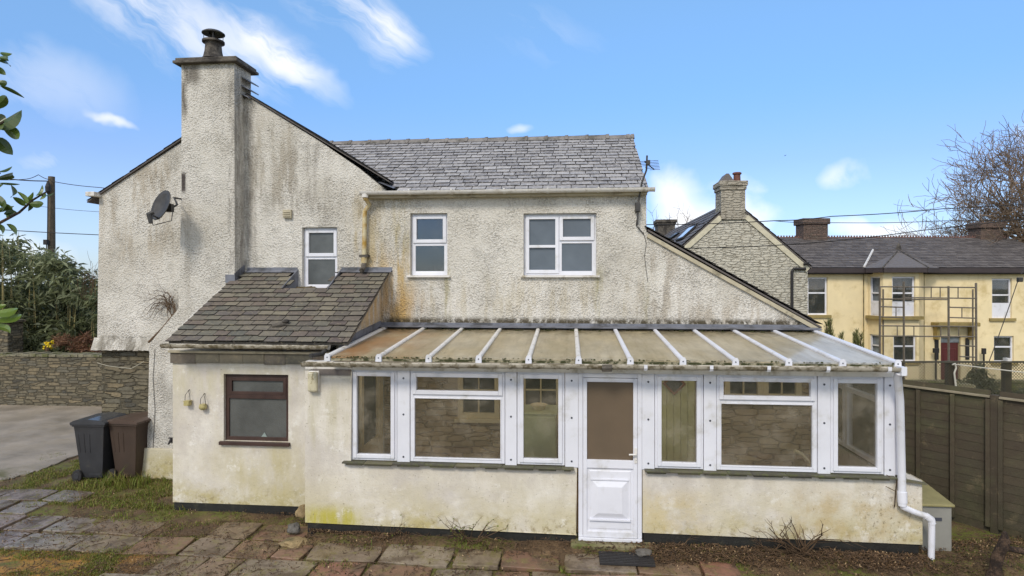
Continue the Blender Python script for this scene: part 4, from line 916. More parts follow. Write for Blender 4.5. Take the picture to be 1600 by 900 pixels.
# paving slabs
m, t = newmat('wet_paving')
c = t.ramp(t.attr(), [(0, sr(120,90,72)), (.2, sr(128,98,76)), (.38, sr(120,102,80)), (.5, sr(138,96,78)), (.66, sr(134,120,98)), (.8, sr(112,92,74)), (1., sr(142,130,112))])
sp = t.sep()
lf = t.m('MULTIPLY', t.mr(sp[0], -7.2, -6.0, 1., 0.), 1.)
c = t.mix(t.m('MULTIPLY', lf, .6), c, sr(140,136,134))
c = t.mix(t.mr(t.noise(2.2, 7, .75), .46, .62, 0, .85), c, t.mix(t.noise(20,4), sr(92,76,58), sr(70,56,42)))
c = t.mix(t.mr(t.noise(14, 6, .75), .4, .7, 0, .5), c, sr(84,70,54))
c = t.mix(t.mr(t.noise(7, 6, .7, v=t.map(loc=(4,4,4))), .5, .64, 0, .7), c, sr(112,104,60))
ro = t.m('MULTIPLY', t.mr(t.noise(2.5, 4, .6), .38, .62, .22, .7), t.mr(lf, 0, 1, 1., .45))
t.out(t.pbsdf(c, ro, .5, normal=t.bump(t.noise(25, 6, .7), .5, .008))); MT['slab'] = m
b = MB()
rows = [5.5, 6.02, 6.56, 7.08, 7.56, 8.06, 8.5, 8.95]
for j in range(len(rows)-1):
    x = -11.5+R.uniform(0,.5); ya, yb = rows[j], rows[j+1]
    while x < 6:
        w = R.choice([.45,.6,.6,.75,.9])*R.uniform(.95,1.05); xa_, xb2 = x+R.uniform(.0,.02), x+w-R.uniform(.0,.03); x += w; cx = (xa_+xb2)/2; cy = (ya+yb)/2
        if ya > 7.5 and cx > -3.7: continue
        if ya > 7.0 and cx > 2.2: continue
        if cy > 7.4 and xb2 > -6.0 and cx > px0-.5 and ya > 8.3: continue
        if ya > 8.0 and cx > -7.3: continue
        if cy > 8.8: continue
        if cx < -5.3 and cy < 7.1: continue
        if cy > 7.9 and R.random() < .3: continue
        if R.random() < .05: continue
        z = (gz(xa_,ya)+gz(xb2,yb)+gz(cx,cy))/3+R.uniform(.016,.03); tx, ty = R.uniform(-.012,.012), R.uniform(-.012,.012); rr = R.random(); an = R.uniform(-.05,.05)
        pts = []; 
        # irregular chipped outline
        out = []
        ww, hh = (xb2-xa_)/2-R.uniform(0,.01), (yb-ya)/2-.008-R.uniform(0,.01)
        for (u, v) in [(-1,-1),(-.5,-1),(0,-1),(.5,-1),(1,-1),(1,0),(1,1),(.5,1),(0,1),(-.5,1),(-1,1),(-1,0)]:
            k = R.uniform(.95,.99) if abs(u*v) == 1 else 1.; px_, py_ = u*ww*k+R.uniform(-.006,.006), v*hh*k+R.uniform(-.006,.006)
            out.append((cx+px_*math.cos(an)-py_*math.sin(an), cy+px_*math.sin(an)+py_*math.cos(an)))
        n = len(out); vv = [(a, c_, z+tx*(a-cx)/ww+ty*(c_-cy)/hh) for a, c_ in out]; vt = [(cx+(a-cx)*.97, cy+(c_-cy)*.97, q+.006) for a, c_, q in vv]
        vb = [(a, c_, q-.04) for a, c_, q in vv]
        b.add(vb+vv+vt, [(i, (i+1) % n, n+(i+1) % n, n+i) for i in range(n)]+[(n+i, n+(i+1) % n, 2*n+(i+1) % n, 2*n+i) for i in range(n)]+[tuple(range(2*n, 3*n))], rr)
o = b.build('patio', MT['slab'], None); o['kind'] = 'structure'
# ---------- grass
m, t = newmat('grass_blades'); c = t.ramp(t.attr(), [(0, sr(84,98,36)), (.35, sr(112,124,50)), (.6, sr(134,138,62)), (.78, sr(150,136,84)), (.9, sr(120,98,64)), (1, sr(90,70,48))])
t.out(t.n('ShaderNodeMixShader', {0: .25, 1: t.pbsdf(c, .6, .3), 2: t.n('ShaderNodeBsdfTranslucent', {0: c})})); MT['grass'] = m
def blades(mb, x, y, n, rad, h, w=.006, lean=.6, rr=None, ry=None, z0=None):
    for _ in range(n):
        a = R.uniform(0, 2*math.pi); d = math.sqrt(R.random()); px_, py_ = x+math.cos(a)*d*rad, y+math.sin(a)*d*(ry or rad)
        hh = h*R.uniform(.4,1.1)*(1.15-.5*d); l = R.uniform(.1,1)*lean*hh; b_ = R.uniform(0, 2*math.pi)
        z = (gz(px_, py_) if z0 is None else z0)+.002; dx, dy = math.cos(b_), math.sin(b_); wx, wy = -dy*w*R.uniform(.6,1.3), dx*w
        mb.add([(px_-wx, py_-wy, z), (px_+wx, py_+wy, z), (px_+dx*l*.35+wx*.7, py_+dy*l*.35+wy*.7, z+hh*.62), (px_+dx*l*.35-wx*.7, py_+dy*l*.35-wy*.7, z+hh*.62), (px_+dx*l, py_+dy*l, z+hh)],
               [(0,1,2,3),(3,2,4)], rr if rr is not None else R.random()**1.0)
g = MB(); moss = MB()
def patch(p0, p1, p2, p3, n, h, thr=0., w=.004, rmax=1.):
    """scatter over an image-measured ground box"""
    k = 0; tries = 0
    while k < n and tries < n*8:
        tries += 1
        q = PG(R.uniform(p0, p1), R.uniform(p2, p3)); 
        if mn.noise(Vector((q.x*2.2, q.y*2.6, 5.))) < thr+R.uniform(-.1,.1): continue
        if q.y > YC-.02 and q.x > cl0: continue
        if q.y > YP-.02 and q.x > px0: continue
        blades(g, q.x, q.y, 5, .05, h*R.uniform(.6,1.3), w, 1.2, ry=.05, rr=None); k += 1
patch(40, 268, 745, 802, 2600, .055, -.15)
patch(60, 150, 715, 750, 700, .04, 0.)
patch(150, 270, 700, 750, 500, .05, -.1)
patch(0, 110, 755, 800, 400, .03, .1)
patch(0, 210, 846, 900, 1500, .028, -.05)
patch(140, 500, 868, 905, 1100, .028, .02)
patch(180, 480, 795, 870, 900, .03, .15)
patch(480, 760, 858, 905, 380, .035, .12)
patch(760, 1040, 862, 905, 150, .03, .22)
patch(1040, 1600, 850, 905, 120, .03, .3)
for (x, y, n, r, h) in ((180,764,110,.16,.27),(200,768,130,.2,.24),(160,768,70,.15,.2),(222,762,90,.15,.22),(130,768,90,.22,.13),(235,775,60,.2,.1),(245,800,60,.15,.14),(280,802,50,.2,.12),(190,815,50,.15,.1),
                        (300,800,40,.15,.1),(180,800,40,.2,.1),(450,858,30,.1,.08),(505,885,60,.14,.09),(540,888,60,.12,.08),(575,862,25,.08,.1),(620,868,40,.12,.08),(680,872,50,.15,.07),(720,862,25,.1,.08),(700,822,20,.06,.1),(1090,868,25,.08,.1),(1450,885,20,.1,.06),(880,893,35,.08,.07),(430,880,50,.2,.05),(370,890,60,.2,.05)):
    q = PG(x, y); blades(g, q.x, q.y, n, r, h, .006, .9)
# joints between slabs
for j in range(1, 6):
    for i in range(800):
        x = R.uniform(-9.5, 4.5); y = rows[j]+R.gauss(0,.035)
        if mn.noise(Vector((x*1.1, y*3, 2.))) > .02 and not (y > 7.2 and x > cl0-.1): blades(g, x, y, 5, .04, .03, .004, 1.1)
tag(g.build('grass', MT['grass'], None), 'short green and straw coloured grass on the wet ground and slab joints', 'grass', kind='stuff')
# leaf litter and bits
m, t = newmat('leaf_litter'); c = t.ramp(t.attr(), [(0, sr(54,42,32)), (.4, sr(78,60,44)), (.7, sr(102,78,54)), (.93, sr(124,98,68)), (1, sr(176,152,116))]); t.out(t.pbsdf(c, .7, .3)); MT['litter'] = m
b = MB()
def litter(x, y, s):
    z = gz(x, y)+R.uniform(.01,.045); a = R.uniform(0, 6.28); l, w = s*R.uniform(.6,1.4), s*R.uniform(.25,.6); dx, dy = math.cos(a)*l, math.sin(a)*l; ex, ey = -math.sin(a)*w, math.cos(a)*w
    b.add([(x-dx,y-dy,z+R.uniform(-.01,.01)),(x+ex,y+ey,z+R.uniform(0,.02)),(x+dx,y+dy,z+R.uniform(-.01,.01)),(x-ex,y-ey,z+R.uniform(0,.02))], [(0,1,2,3)], R.random())
for i in range(8500):
    q = PG(R.uniform(480,1600), R.uniform(850,905)) if i % 2 else PG(R.uniform(1000,1600), R.uniform(845,890))
    if q.y > YC-.01 and q.x < cr0: q.y = YC-R.uniform(.02,.3)
    thr = -.25 if q.y > 7.2 else .0
    if mn.noise(Vector((q.x*2, q.y*2, 7.))) > thr: litter(q.x, q.y, .016)
for i in range(7000):
    q = PG(R.uniform(0,480), R.uniform(750,905))
    if q.y > YP and q.x > px0: continue
    if mn.noise(Vector((q.x*2, q.y*2, 7.))) > -.1: litter(q.x, q.y, .012)
for i in range(1300): q = PG(R.uniform(440,640), R.uniform(800,860)); q.y = min(q.y, YC-.02 if q.x > cl0 else YP-.02); litter(q.x, q.y, .015)
tag(b.build('leaf_litter', MT['litter'], None), 'brown leaf litter and debris lying along the foot of the walls', 'leaf litter', kind='stuff')
b = MB()
for i in range(2200):
    q = PG(R.uniform(1000,1500), R.uniform(846,885)) if i % 2 else PG(R.uniform(0,1000), R.uniform(780,905))
    if (q.y > YC-.03 and q.x > cl0) or (q.y > YP-.03): q.y = YC-R.uniform(.03,.35)
    z = gz(q.x, q.y)+.03; a = R.uniform(0, 6.28); l = R.uniform(.03,.16)
    b.tube([(q.x,q.y,z), (q.x+math.cos(a)*l*.5,q.y+math.sin(a)*l*.5,z+R.uniform(0,.03)), (q.x+math.cos(a+.3)*l,q.y+math.sin(a+.3)*l,z+R.uniform(-.01,.03))], R.uniform(.002,.005), 4, cap=False)
tag(b.build('twig_litter', MT['twig'], None), 'broken dry twigs scattered over the soil in front of the conservatory', 'twigs', kind='stuff')
# brambles and cut shrub stems
def bush(x, y, n, h, spread, lab, cat, name, leaves=0, rad=.007, grp=None, ky=.25, green=False, lean=0):
    q = PG(x, y); q.x = PX(x, YC-.1); q.y = YC-.1; b = MB(); lv = []
    for i in range(n):
        a = R.uniform(-1, 1); d = Vector((a*spread+lean, -abs(R.gauss(0,ky)), R.uniform(.5,1)))
        s0 = Vector((q.x+R.uniform(-.12,.12), q.y+R.uniform(-.06,.04), gz(q.x, q.y)))
        twigs(b, s0, d, h*R.uniform(.5,1.1), rad, 2 if leaves == 0 else 1, .3, -.05, 2)
    o = b.build(name, MT['twig'], None, base=(q.x, q.y, gz(q.x, q.y))); tag(o, lab, cat, grp)
    if leaves:
        f = MB(); vv = [v for v in b.v if v.z > .08]
        for i in range(leaves):
            v = R.choice(vv); a = Vector((R.gauss(0,1), R.gauss(0,1), R.gauss(0,.6))).normalized(); s = R.uniform(.02,.035); e = a.cross(Vector((R.gauss(0,1),R.gauss(0,1),1))).normalized()
            f.add([v, v+a*s*.5+e*s*.35, v+a*s, v+a*s*.5-e*s*.35], [(0,1,2,3)], R.uniform(0,.5))
        f.build('leaves', MT['grass'], o)
    return o
bush(735, 838, 11, .42, 1.3, 'arching bramble with small green leaves at the foot of the left dwarf wall', 'bramble', 'bramble', 110)
bush(590, 832, 9, .26, 1.4, 'low leafless bramble stems at the plinth near the left end of the conservatory', 'bramble', 'bramble', 12, .004)
bush(1255, 852, 12, .5, 1.0, 'cut leafless shrub with upright broken stems before the right dwarf wall', 'cut shrub', 'cut_shrub', 0, .011)
bush(1215, 858, 8, .32, 1.6, 'small tangle of dry stems just left of the cut shrub', 'cut shrub', 'cut_shrub', 0, .006)
bush(1070, 856, 5, .2, 1.3, 'few thin dry stems by the plinth right of the door', 'dry weed', 'dry_weed', 0, .005)
q = PG(1410, 740, .9); b = MB(); b.tube([PY(1398,792,YC-.04), PY(1400,765,YC-.05), PY(1404,735,YC-.05)], .007, 5); b.tube([PY(1400,768,YC-.05), PY(1384,760,YC-.04)], .004, 4); b.tube([PY(1404,752,YC-.05), PY(1385,742,YC-.03)], .004, 4)
tag(b.build('dead_shoot', MT['twig'], None), 'thin dead shoot on the wall beside the white downpipe', 'dead shoot')
# doormat, stones, log
q = PG(978, 864, .04); f = MB(); x0, x1 = PX(936, 7.42), PX(1021, 7.42)
for i in range(8): f.box(x0, x1, 7.24+i*.042, 7.262+i*.042, .06, .085)
for i in range(15): a = lerp(x0, x1-.02, i/14); f.box(a, a+.02, 7.245, 7.555, .062, .078)
tag(f.build('doormat', MT['cable'], None), 'black ribbed rubber doormat in front of the white door', 'doormat')
def rock(p, sx, sy, sz, m, name, lab, cat, seed=0, grp=None):
    bm = bmesh.new(); bmesh.ops.create_icosphere(bm, subdivisions=3, radius=1)
    for v in bm.verts:
        k = 1+.35*mn.noise(v.co*1.3+Vector((seed,0,0)))+.1*mn.noise(v.co*4+Vector((seed,0,0))); v.co = Vector((v.co.x*sx*k, v.co.y*sy*k, max(v.co.z, -.6)*sz*k))
    me = bpy.data.meshes.new(name); bm.to_mesh(me); bm.free(); me.materials.append(m); o = bpy.data.objects.new(name, me); COL.objects.link(o); o.location = p
    return tag(o, lab, cat, grp)
import bmesh
rk = mat('grey_stone', sr(92,88,82), .7, .3, 8, .6, 30, .01); yk = mat('buff_rubble', sr(142,122,88), .85, .35, 8, .8, 30, .015, dirt=sr(92,84,60), dth=(.5,.7))
q = PG(1003, 858, .1); rock((q.x, 7.5, .11), .1, .07, .04, rk, 'stone', 'flat grey stone lying on the doormat corner', 'stone', 1)
q = PX(469, 7.9); rock((q, 8.0, .26), .1, .1, .1, yk, 'stone', 'yellowish rubble lump wedged at the corner between porch and conservatory', 'stone', 2)
rock((q-.03, 7.78, .12), .09, .08, .07, rk, 'stone', 'dark rounded stone beside the rubble where porch and conservatory meet', 'stone', 3)
rock((PX(463,7.5)-.02, 7.5, .06), .17, .13, .05, yk, 'stone', 'low mossy rubble pile on the ground left of the conservatory corner', 'stone', 5)
# tarred pipe stub
bark = mat('rough_bark', sr(92,74,60), .95, .5, 30, 1., 90, .03, dirt=sr(54,44,38), dsc=14, dth=(.42,.58))
lg = thing('log', 'rough brown log standing upright at the bottom right corner by the fence', 'log', tuple(PG(1549, 905)))
q0 = PG(1549, 912); e = PD(1573, 833, 6.75); s_ = q0+(e-q0)*0
b = MB(); pts = [q0.lerp(e, i/8)+Vector((R.uniform(-.01,.01),R.uniform(-.01,.01),0)) for i in range(9)]; pts = [p+Vector((R.uniform(-.012,.012),0,R.uniform(-.01,.01))) for p in pts]; b.tube(pts, [.07,.064,.066,.058,.062,.056,.058,.05,.02], 12); b.build('trunk', bark, lg, smooth=True)
b = MB(); s0 = q0.lerp(e, .72); e2 = PD(1625, 872, 6.8); b.tube([s0, s0.lerp(e2,.5)+Vector((0,0,.02)), e2, e2+Vector((.3,-.1,-.35))], [.03,.034,.03,.03], 10); b.build('branch', bark, lg, smooth=True)

# ================= BINS =================
def bin_(name, lab, cx, cy, rz, mb_, ml):
    t_ = thing(name, lab, 'wheelie bin', (cx, cy, gz(cx, cy)), rz, None)
    M = Matrix.Translation((cx, cy, gz(cx, cy))) @ Matrix.Rotation(rz, 4, 'Z')
    def W(mb): mb.v = [M @ Vector((v.x*.8, v.y*.95, v.z*.97)) for v in mb.v]; return mb
    # local: x = depth (back at -x, handles/wheels), y = width
    b = MB()
    def loop(z, dx0, dx1, w): return [(dx0,-w,z),(dx1,-w,z),(dx1,w,z),(dx0,w,z)]
    ls = [loop(.06,-.20,.22,.2), loop(.16,-.23,.235,.215), loop(.45,-.26,.27,.24), loop(.9,-.31,.31,.275), loop(.96,-.32,.32,.285), loop(.96,-.345,.345,.3), loop(1.0,-.345,.345,.3)]
    vs = sum(ls, []); fs = [tuple(range(4))[::-1], tuple(range(len(vs)-4, len(vs)))]
    for k in range(len(ls)-1):
        for i in range(4): fs.append((k*4+i, k*4+(i+1) % 4, (k+1)*4+(i+1) % 4, (k+1)*4+i))
    b.add(vs, fs, .5)
    for yy in (-.1, .0, .1): b.beam((-.1+yy, -.243, .5), (-.11+yy*1.2, -.268, .84), .012, .02)
    W(b).build('body', mb_, t_, bevel=.02)
    b = MB(); n = 8; pr = [(-.37,1.0),(-.37,1.03),(-.3,1.062),(0,1.085),(.28,1.065),(.37,1.03),(.37,1.0)]
    b.prism(pr, -.315, .315); b.box(.35,.385,-.12,.12,1.0,1.02); W(b).build('lid', ml, t_, bevel=.015)
    b = MB(); b.tube([(-.4,-.24,1.0), (-.4,.24,1.0)], .017, 8)
    for yy in (-.24,-.0,.24): b.box(-.41,-.34,yy-.02,yy+.02,.97,1.02)
    W(b).build('handle', ml, t_)
    b = MB(); b.tube([(-.27,-.27,.1), (-.27,.27,.1)], .012, 8); W(b).build('axle', MT['metal'], t_)
    for yy in (-.27, .25):
        b = MB(); b.lathe((-.27,yy,.1), [(.07,-.002),(.1,0),(.105,.01),(.105,.04),(.1,.05),(.04,.05)], 20, axis=(0,1,0)); wh = W(b).build('wheel', MT['cable'], t_, smooth=True)
        b = MB(); b.lathe((-.27,yy-.008,.1), [(.05,0),(.055,.006)], 14, axis=(0,1,0)); W(b).build('hub', mb_, wh)
    b = MB(); b.box(-.06,.2,-.212,-.2,.1,.14); W(b).build('base_rib', mb_, t_)
    return t_
gp = mat('black_bin_plastic', sr(56,56,58), .4, .15, 4, .15, 90, .001, dirt=sr(84,80,72), dth=(.55,.8)); gl_ = mat('wet_black_lid', sr(64,66,70), .22, .15, 4, .1, 30, .002)
bp = mat('brown_bin_plastic', sr(68,55,46), .55, .15, 4, .15, 90, .001, dirt=sr(66,56,48), dth=(.5,.75)); bl_ = mat('brown_bin_lid', sr(82,68,60), .35, .15, 4, .1, 30, .002)
Yb_ = 9.68
bin_('wheelie_bin', 'black wheelie bin with wet black lid and wheel showing left of the brown bin', PX(156, Yb_), Yb_, math.radians(4), gp, gl_)
bin_('wheelie_bin', 'brown wheelie bin between the black bin and the chimney foot', PX(210, 9.78), 9.78, math.radians(-3), bp, bl_)

# ================= GARDEN WALL left =================
gw = PG(0, 637).y; A, B_ = PG(-60, 637), PG(158, 640)
zt = PD(0, 556, 950*3.4/197).z
b = MB(); d = (B_-A); n = 40
A = Vector((PX(-140, A.y), A.y, 0)); B_ = Vector((PX(182, B_.y), B_.y, 0))
for i in range(n):
    p, q = A.lerp(B_, i/n), A.lerp(B_, (i+1)/n)
    b.add([(p.x,p.y,-.05),(q.x,q.y,-.05),(q.x,q.y+.45,-.05),(p.x,p.y+.45,-.05),(p.x,p.y,zt),(q.x,q.y,zt),(q.x,q.y+.45,zt),(p.x,p.y+.45,zt)], [(0,1,5,4),(2,3,7,6)], .5)
o = b.build('wall_face', MT['stone'], None) if False else None
gwt = thing('stone_wall', 'low rubble stone garden wall at the left edge of the driveway', 'stone wall', tuple(A.lerp(B_, .5)))
b.build('masonry', MT['stone'], gwt)
b = MB(); x = 0.
while x < 1:
    x2 = min(1, x+R.uniform(.02,.045)); p, q = A.lerp(B_, x), A.lerp(B_, x2-.001); h = R.uniform(.03,.08); oo = R.uniform(-.04,.01)
    b.box(p.x, q.x, p.y+oo, p.y+.47, zt-.01, zt+h); x = x2
b.build('coping', mat('coping_stone', sr(122,116,96), .9, .35, 5, .8, 20, .03, dirt=sr(90,92,52), dth=(.5,.65)), gwt, bevel=.012)
b = MB(); p = PD(8, 560, 15.6); yq = p.y+1.1; b.box(PX(-40,yq), PX(12,yq), yq, yq+.5, 0, 2.25); b.box(PX(-40,yq)-.05, PX(12,yq)+.05, yq-.05, yq+.55, 2.251, 2.33)
tag(b.build('gate_pier', MT['stone'], None, bevel=.03), 'stone gate pier at the left edge rising above the garden wall', 'gate pier')

# ================= FENCE right =================
fp = [PD(1400, 606, 9.22), PD(1491, 617.5, 8.64), PD(1556, 626, 8.22), PD(1640, 637.5, 7.74)]
m, t = newmat('weathered_fence_boards')
c = t.ramp(t.attr(), [(0, sr(74,66,55)), (.35, sr(80,71,59)), (.6, sr(85,76,62)), (.95, sr(78,72,59)), (1, sr(98,82,64))])
c = t.mix(t.mr(t.noise(1, 6, .7, v=t.map((3,3,7))), .4, .75, 0, .5), c, sr(66,56,46))
c = t.mix(t.mr(t.noise(2.5, 7, .7), .45, .7, 0, .5), c, sr(92,92,66))
c = t.mix(t.mr(t.noise(3, 7, .75, v=t.map(loc=(5,1,0))), .55, .68, 0, .55), c, sr(124,110,86))
c = t.mix(t.m('MULTIPLY', t.mr(t.sep()[2], .1, .9, .7, 0.), t.mr(t.noise(4,5,.7), .35, .6)), c, sr(64,62,46))
t.out(t.pbsdf(c, .85, .2, normal=t.bump(t.noise(1, 6, .7, v=t.map((8,8,50))), .35, .005))); MT['fence'] = m
d = (fp[3]-fp[0]); d.z = 0; L_ = d.length; d.normalize(); nrm = Vector((-d.y, d.x, 0)); nrm = -nrm if nrm.dot(CAM-fp[0]) < 0 else nrm
S0 = Vector((fp[0].x, fp[0].y, 0))-d*1.1; tot = L_+3.4
ft = thing('lap_fence', 'brown overlap board fence with vertical battens along the right boundary', 'fence', tuple(S0+d*tot/2))
topz = 1.83
s = 0.; pn = 0
bounds = [0.]; q_ = (Vector((fp[2].x, fp[2].y, 0))-S0).dot(d)
bounds = [q_-1.83*2, q_-1.83, q_, q_+1.83, q_+3.6]
for i in range(len(bounds)-1):
    a, e = bounds[i]+.05, bounds[i+1]-.05
    if a < 0: a = max(a, -.3)
    if e-a < .2: continue
    b = MB(); z = .0
    while z < topz-.05:
        P0, P1 = S0+d*a, S0+d*e; h = .155; r_ = R.random()
        w1, w2 = R.uniform(-.006,.006), R.uniform(-.006,.006)
        b.add([P0+nrm*.003+Vector((0,0,z+w1)), P1+nrm*.003+Vector((0,0,z+w2)), P1-nrm*.004+Vector((0,0,z+h)), P0-nrm*.004+Vector((0,0,z+h)), P0+nrm*.002+Vector((0,0,z+w1)), P1+nrm*.002+Vector((0,0,z+w2)), P1-nrm*.012+Vector((0,0,z+h)), P0-nrm*.012+Vector((0,0,z+h))],
              [(0,1,2,3),(7,6,5,4),(0,4,5,1),(3,2,6,7),(0,3,7,4),(1,5,6,2)], r_); z += .118
    pnl = b.build('panel', MT['fence'], ft)
    b = MB(); k = 0
    for u in (a+.02, a+(e-a)*.25, a+(e-a)*.5, a+(e-a)*.75, e-.02):
        p = S0+d*u+nrm*.036; b.beam(p+Vector((0,0,.08)), p+Vector((0,0,topz-.02)), .05, .04, up=tuple(nrm))
    b.build('batten', MT['fence'], pnl, bevel=.003)
    b = MB(); b.beam(S0+d*a+nrm*.01+Vector((0,0,topz+.012)), S0+d*e+nrm*.01+Vector((0,0,topz+.012)), .075, .028); b.build('capping', mat('pale_capping', sr(142,132,110), .8, .2, 5, .3), pnl, bevel=.004)
for u in bounds[:-1]:
    if u < -.2: continue
    p = S0+d*u; b = MB(); b.beam(p-nrm*.0, p+Vector((0,0,topz+.04)), .09, .09, up=tuple(nrm)); b.build('fence_post', MT['fence'], ft, bevel=.006)
# storage box
x0, x1 = PX(1441, 7.95), PX(1487.5, 7.95); zz = 0.; sb = thing('storage_box', 'grey plastic storage box with sloping greenish lid beside the downpipe', 'storage box', ((x0+x1)/2, 8.2, 0))
z1 = PZ(791, 7.95, 1465); f = MB(); f.box(x0, x1, 7.95, 8.62, .05, z1); 
bx = mat('grey_box_plastic', sr(142,140,132), .55, .12, 3, .2, 90, .001, dirt=sr(104,100,84), dth=(.55,.75))
f.build('body', bx, sb, bevel=.012)
f = MB(); f.box(x0+.06, x1-.12, 7.943, 7.949, z1-.18, z1-.14); f.build('hand_grip', MT['screw'], sb)
f = MB(); f.add([(x0-.02,7.92,z1+.0),(x1+.02,7.92,z1+.0),(x1+.02,8.65,z1+.001),(x0-.02,8.65,z1+.001),(x0-.02,7.92,z1+.03),(x1+.02,7.92,z1+.03),(x1+.02,8.65,z1+.12),(x0-.02,8.65,z1+.12)], [(0,3,2,1),(4,5,6,7),(0,1,5,4),(1,2,6,5),(2,3,7,6),(3,0,4,7)])
f.build('lid', mat('algae_lid', sr(136,128,88), .6, .2, 4, .2), sb, bevel=.008)
# ================= NEIGHBOURING GABLE HOUSE =================
YG = 21.
gh = thing('stone_house', 'limewashed stone gable house with end chimney behind the sloping roof on the right', 'house', (PX(1146, YG), YG, -1.))
ap = PY(1146, 313, YG); rr_ = PY(1262, 412, YG); hw = rr_.x-ap.x; lx = ap.x-hw; sg2 = (ap.z-rr_.z)/hw
b = MB(); b.prism([(lx, -1.1), (rr_.x, -1.1), (rr_.x, rr_.z-.05), (ap.x, ap.z-.06), (lx, rr_.z-.05)], YG, YG+.35); b.build('wall', MT['white_stone'], gh)
b = MB(); b.box(rr_.x-.35, rr_.x, YG+.351, 36, -1.1, rr_.z-.15); b.box(lx, lx+.35, YG+.351, 36, -1.1, rr_.z-.15); b.build('side_wall', MT['white_stone'], gh)
b = MB()
for s in (-1, 1):
    O = Vector((ap.x+s*(hw+.12), YG-.05, ap.z-sg2*(hw+.12)))
    b.add([(O.x,YG-.04,O.z-.02),(ap.x,YG-.04,ap.z-.02),(ap.x,36,ap.z-.02),(O.x,36,O.z-.02),(O.x,YG-.04,O.z-.07),(ap.x,YG-.04,ap.z-.07),(ap.x,36,ap.z-.07),(O.x,36,O.z-.07)], [(0,1,2,3),(4,7,6,5),(0,4,5,1),(1,5,6,2),(2,6,7,3),(3,7,4,0)], .2)
    slates(b, O, (0,1,0), (-s,0,sg2), 15, math.hypot(hw+.12, sg2*(hw+.12)), .38, .26, th=.012)
rf = b.build('roof', MT['slate_far'], gh)
b = MB()
cm = mat('limewash_verge', sr(196,188,164), .9, .15, 6, .4, 30, .01)
for s in (-1, 1):
    a = Vector((ap.x+s*.42, YG-.02, ap.z-sg2*.42-.24)); e = Vector((ap.x+s*hw, YG-.02, rr_.z-.26)); b.beam(a+Vector((0,0,.05)), e+Vector((0,0,.05)), .045, .17)
b.build('verge_band', cm, gh)
def stack(parent, x0, x1, y0, y1, z0, z1, m, cap=.08, name='chimney', n=1, capc=None):
    b = MB(); b.box(x0, x1, y0, y1, z0, z1-.3); b.box(x0-cap*.5, x1+cap*.5, y0-cap*.5, y1+cap*.5, z1-.299, z1-.17); b.box(x0-cap, x1+cap, y0-cap, y1+cap, z1-.169, z1)
    return b.build(name, m, parent, bevel=.02)
x0, x1 = PX(1126, YG), PX(1164, YG); z1 = PZ(283, YG, 1145)
ch = stack(gh, x0, x1, YG-.06, YG+.75, ap.z-.65, z1, MT['sooty_stone'], .07)
b = MB(); p = PY(1151.5, 284, YG+.3); b.lathe((p.x, YG+.3, z1), [(.13,0),(.12,.03),(.11,.26),(.15,.28),(.15,.32),(.12,.34)], 16); b.build('chimney_pot', MT['terracotta'], ch, smooth=True)
b = MB(); p = PX(1137, YG); b.prism([(p-.22, z1), (p+.22, z1), (p+.04, z1+.26), (p-.04, z1+.26)], YG+.0, YG+.6); b.build('slate_cowl', MT['slate_far'], ch)
z2 = PZ(343, 34.5, 1040); stack(gh, PX(1028, 34.5), PX(1055, 34.5), 34.5, 35.6, 3.5, z2, MT['soot'], .1)
# skylights on left pitch
nl = Vector((-sg2, 0, 1)).normalized(); pl = (ap.x, YG, ap.z+.03)
def skyl(pxs, m, name='skylight'):
    q = [PP(x, y, pl, nl)+nl*.03 for x, y in pxs]; q2 = [v+nl*.05 for v in q]
    b = MB(); b.add(q+q2, [(0,1,2,3),(7,6,5,4),(0,4,5,1),(1,5,6,2),(2,6,7,3),(3,7,4,0)]); w = b.build(name, MT['cable'], rf)
    c = (q2[0]+q2[1]+q2[2]+q2[3])/4; g_ = [c+(v-c)*.8+nl*.006 for v in q2]; b = MB(); b.add(g_, [(0,1,2,3)]); b.build('pane', m, w)
skyl([(1057,378), (1079,357), (1091,353), (1068,374)], mat('sky_reflecting_pane', sr(190,200,210), .08, .05, 3, 0))
skyl([(1044,374), (1057,366), (1063,365), (1051,373)], mat('dull_pane', sr(110,116,124), .15, .05, 3, 0))
b = MB(); Yq = YG-.06; b.tube([PY(1259,420,Yq), PY(1240,420,Yq), PY(1237.5,424,Yq), PY(1237.5,600,Yq)], .05, 8); b.tube([PY(1256,413,Yq), PY(1264,411,Yq-.1)], .05, 6); b.build('drainpipe', MT['cable'], gh)
# ================= YELLOW TERRACE =================
ZY = 27.
def yp(x, y, z=ZY): return PD(x, y, z)
cxy = yp(1450, 440); ang = TH
yt = thing('yellow_house', 'pale yellow rendered two storey house with bay and grey slate roof in the right background', 'house', (cxy.x, cxy.y, -1.2), ang)
Rm = Matrix.Rotation(ang, 4, 'Z')
def LB(mb): mb.v = [Rm @ v for v in mb.v]; return mb
lx_ = lambda x, z=ZY: (x-CX)/F*z
lz_ = lambda y, z=ZY: H+(HY-y)/F*z
ym = mat('yellow_render', sr(232,213,170), .85, .08, 1.2, .3, 40, .01, dirt=sr(204,182,132), dsc=1.5, dth=(.48,.75))
qm = mat('ochre_sill', sr(150,132,84), .85, .2, 4, .3)
WX0, WX1 = lx_(1225), lx_(1690)
def yrect(x0, x1, y0, y1, z=ZY): return lx_(x0,z), lx_(x1,z), lz_(y1,z), lz_(y0,z)
ywins = [(1262,1293,433,492,0),(1550,1581,435,497,1),(1553,1584,525,566,0)]
hl = []
for w in ywins+[(1470,1501,527,600,0)]:
    x0, x1, z0, z1 = yrect(*w[:4]); hl.append([(x0,z0),(x1,z0),(x1,z1),(x0,z1)])
yv = lz_(420)
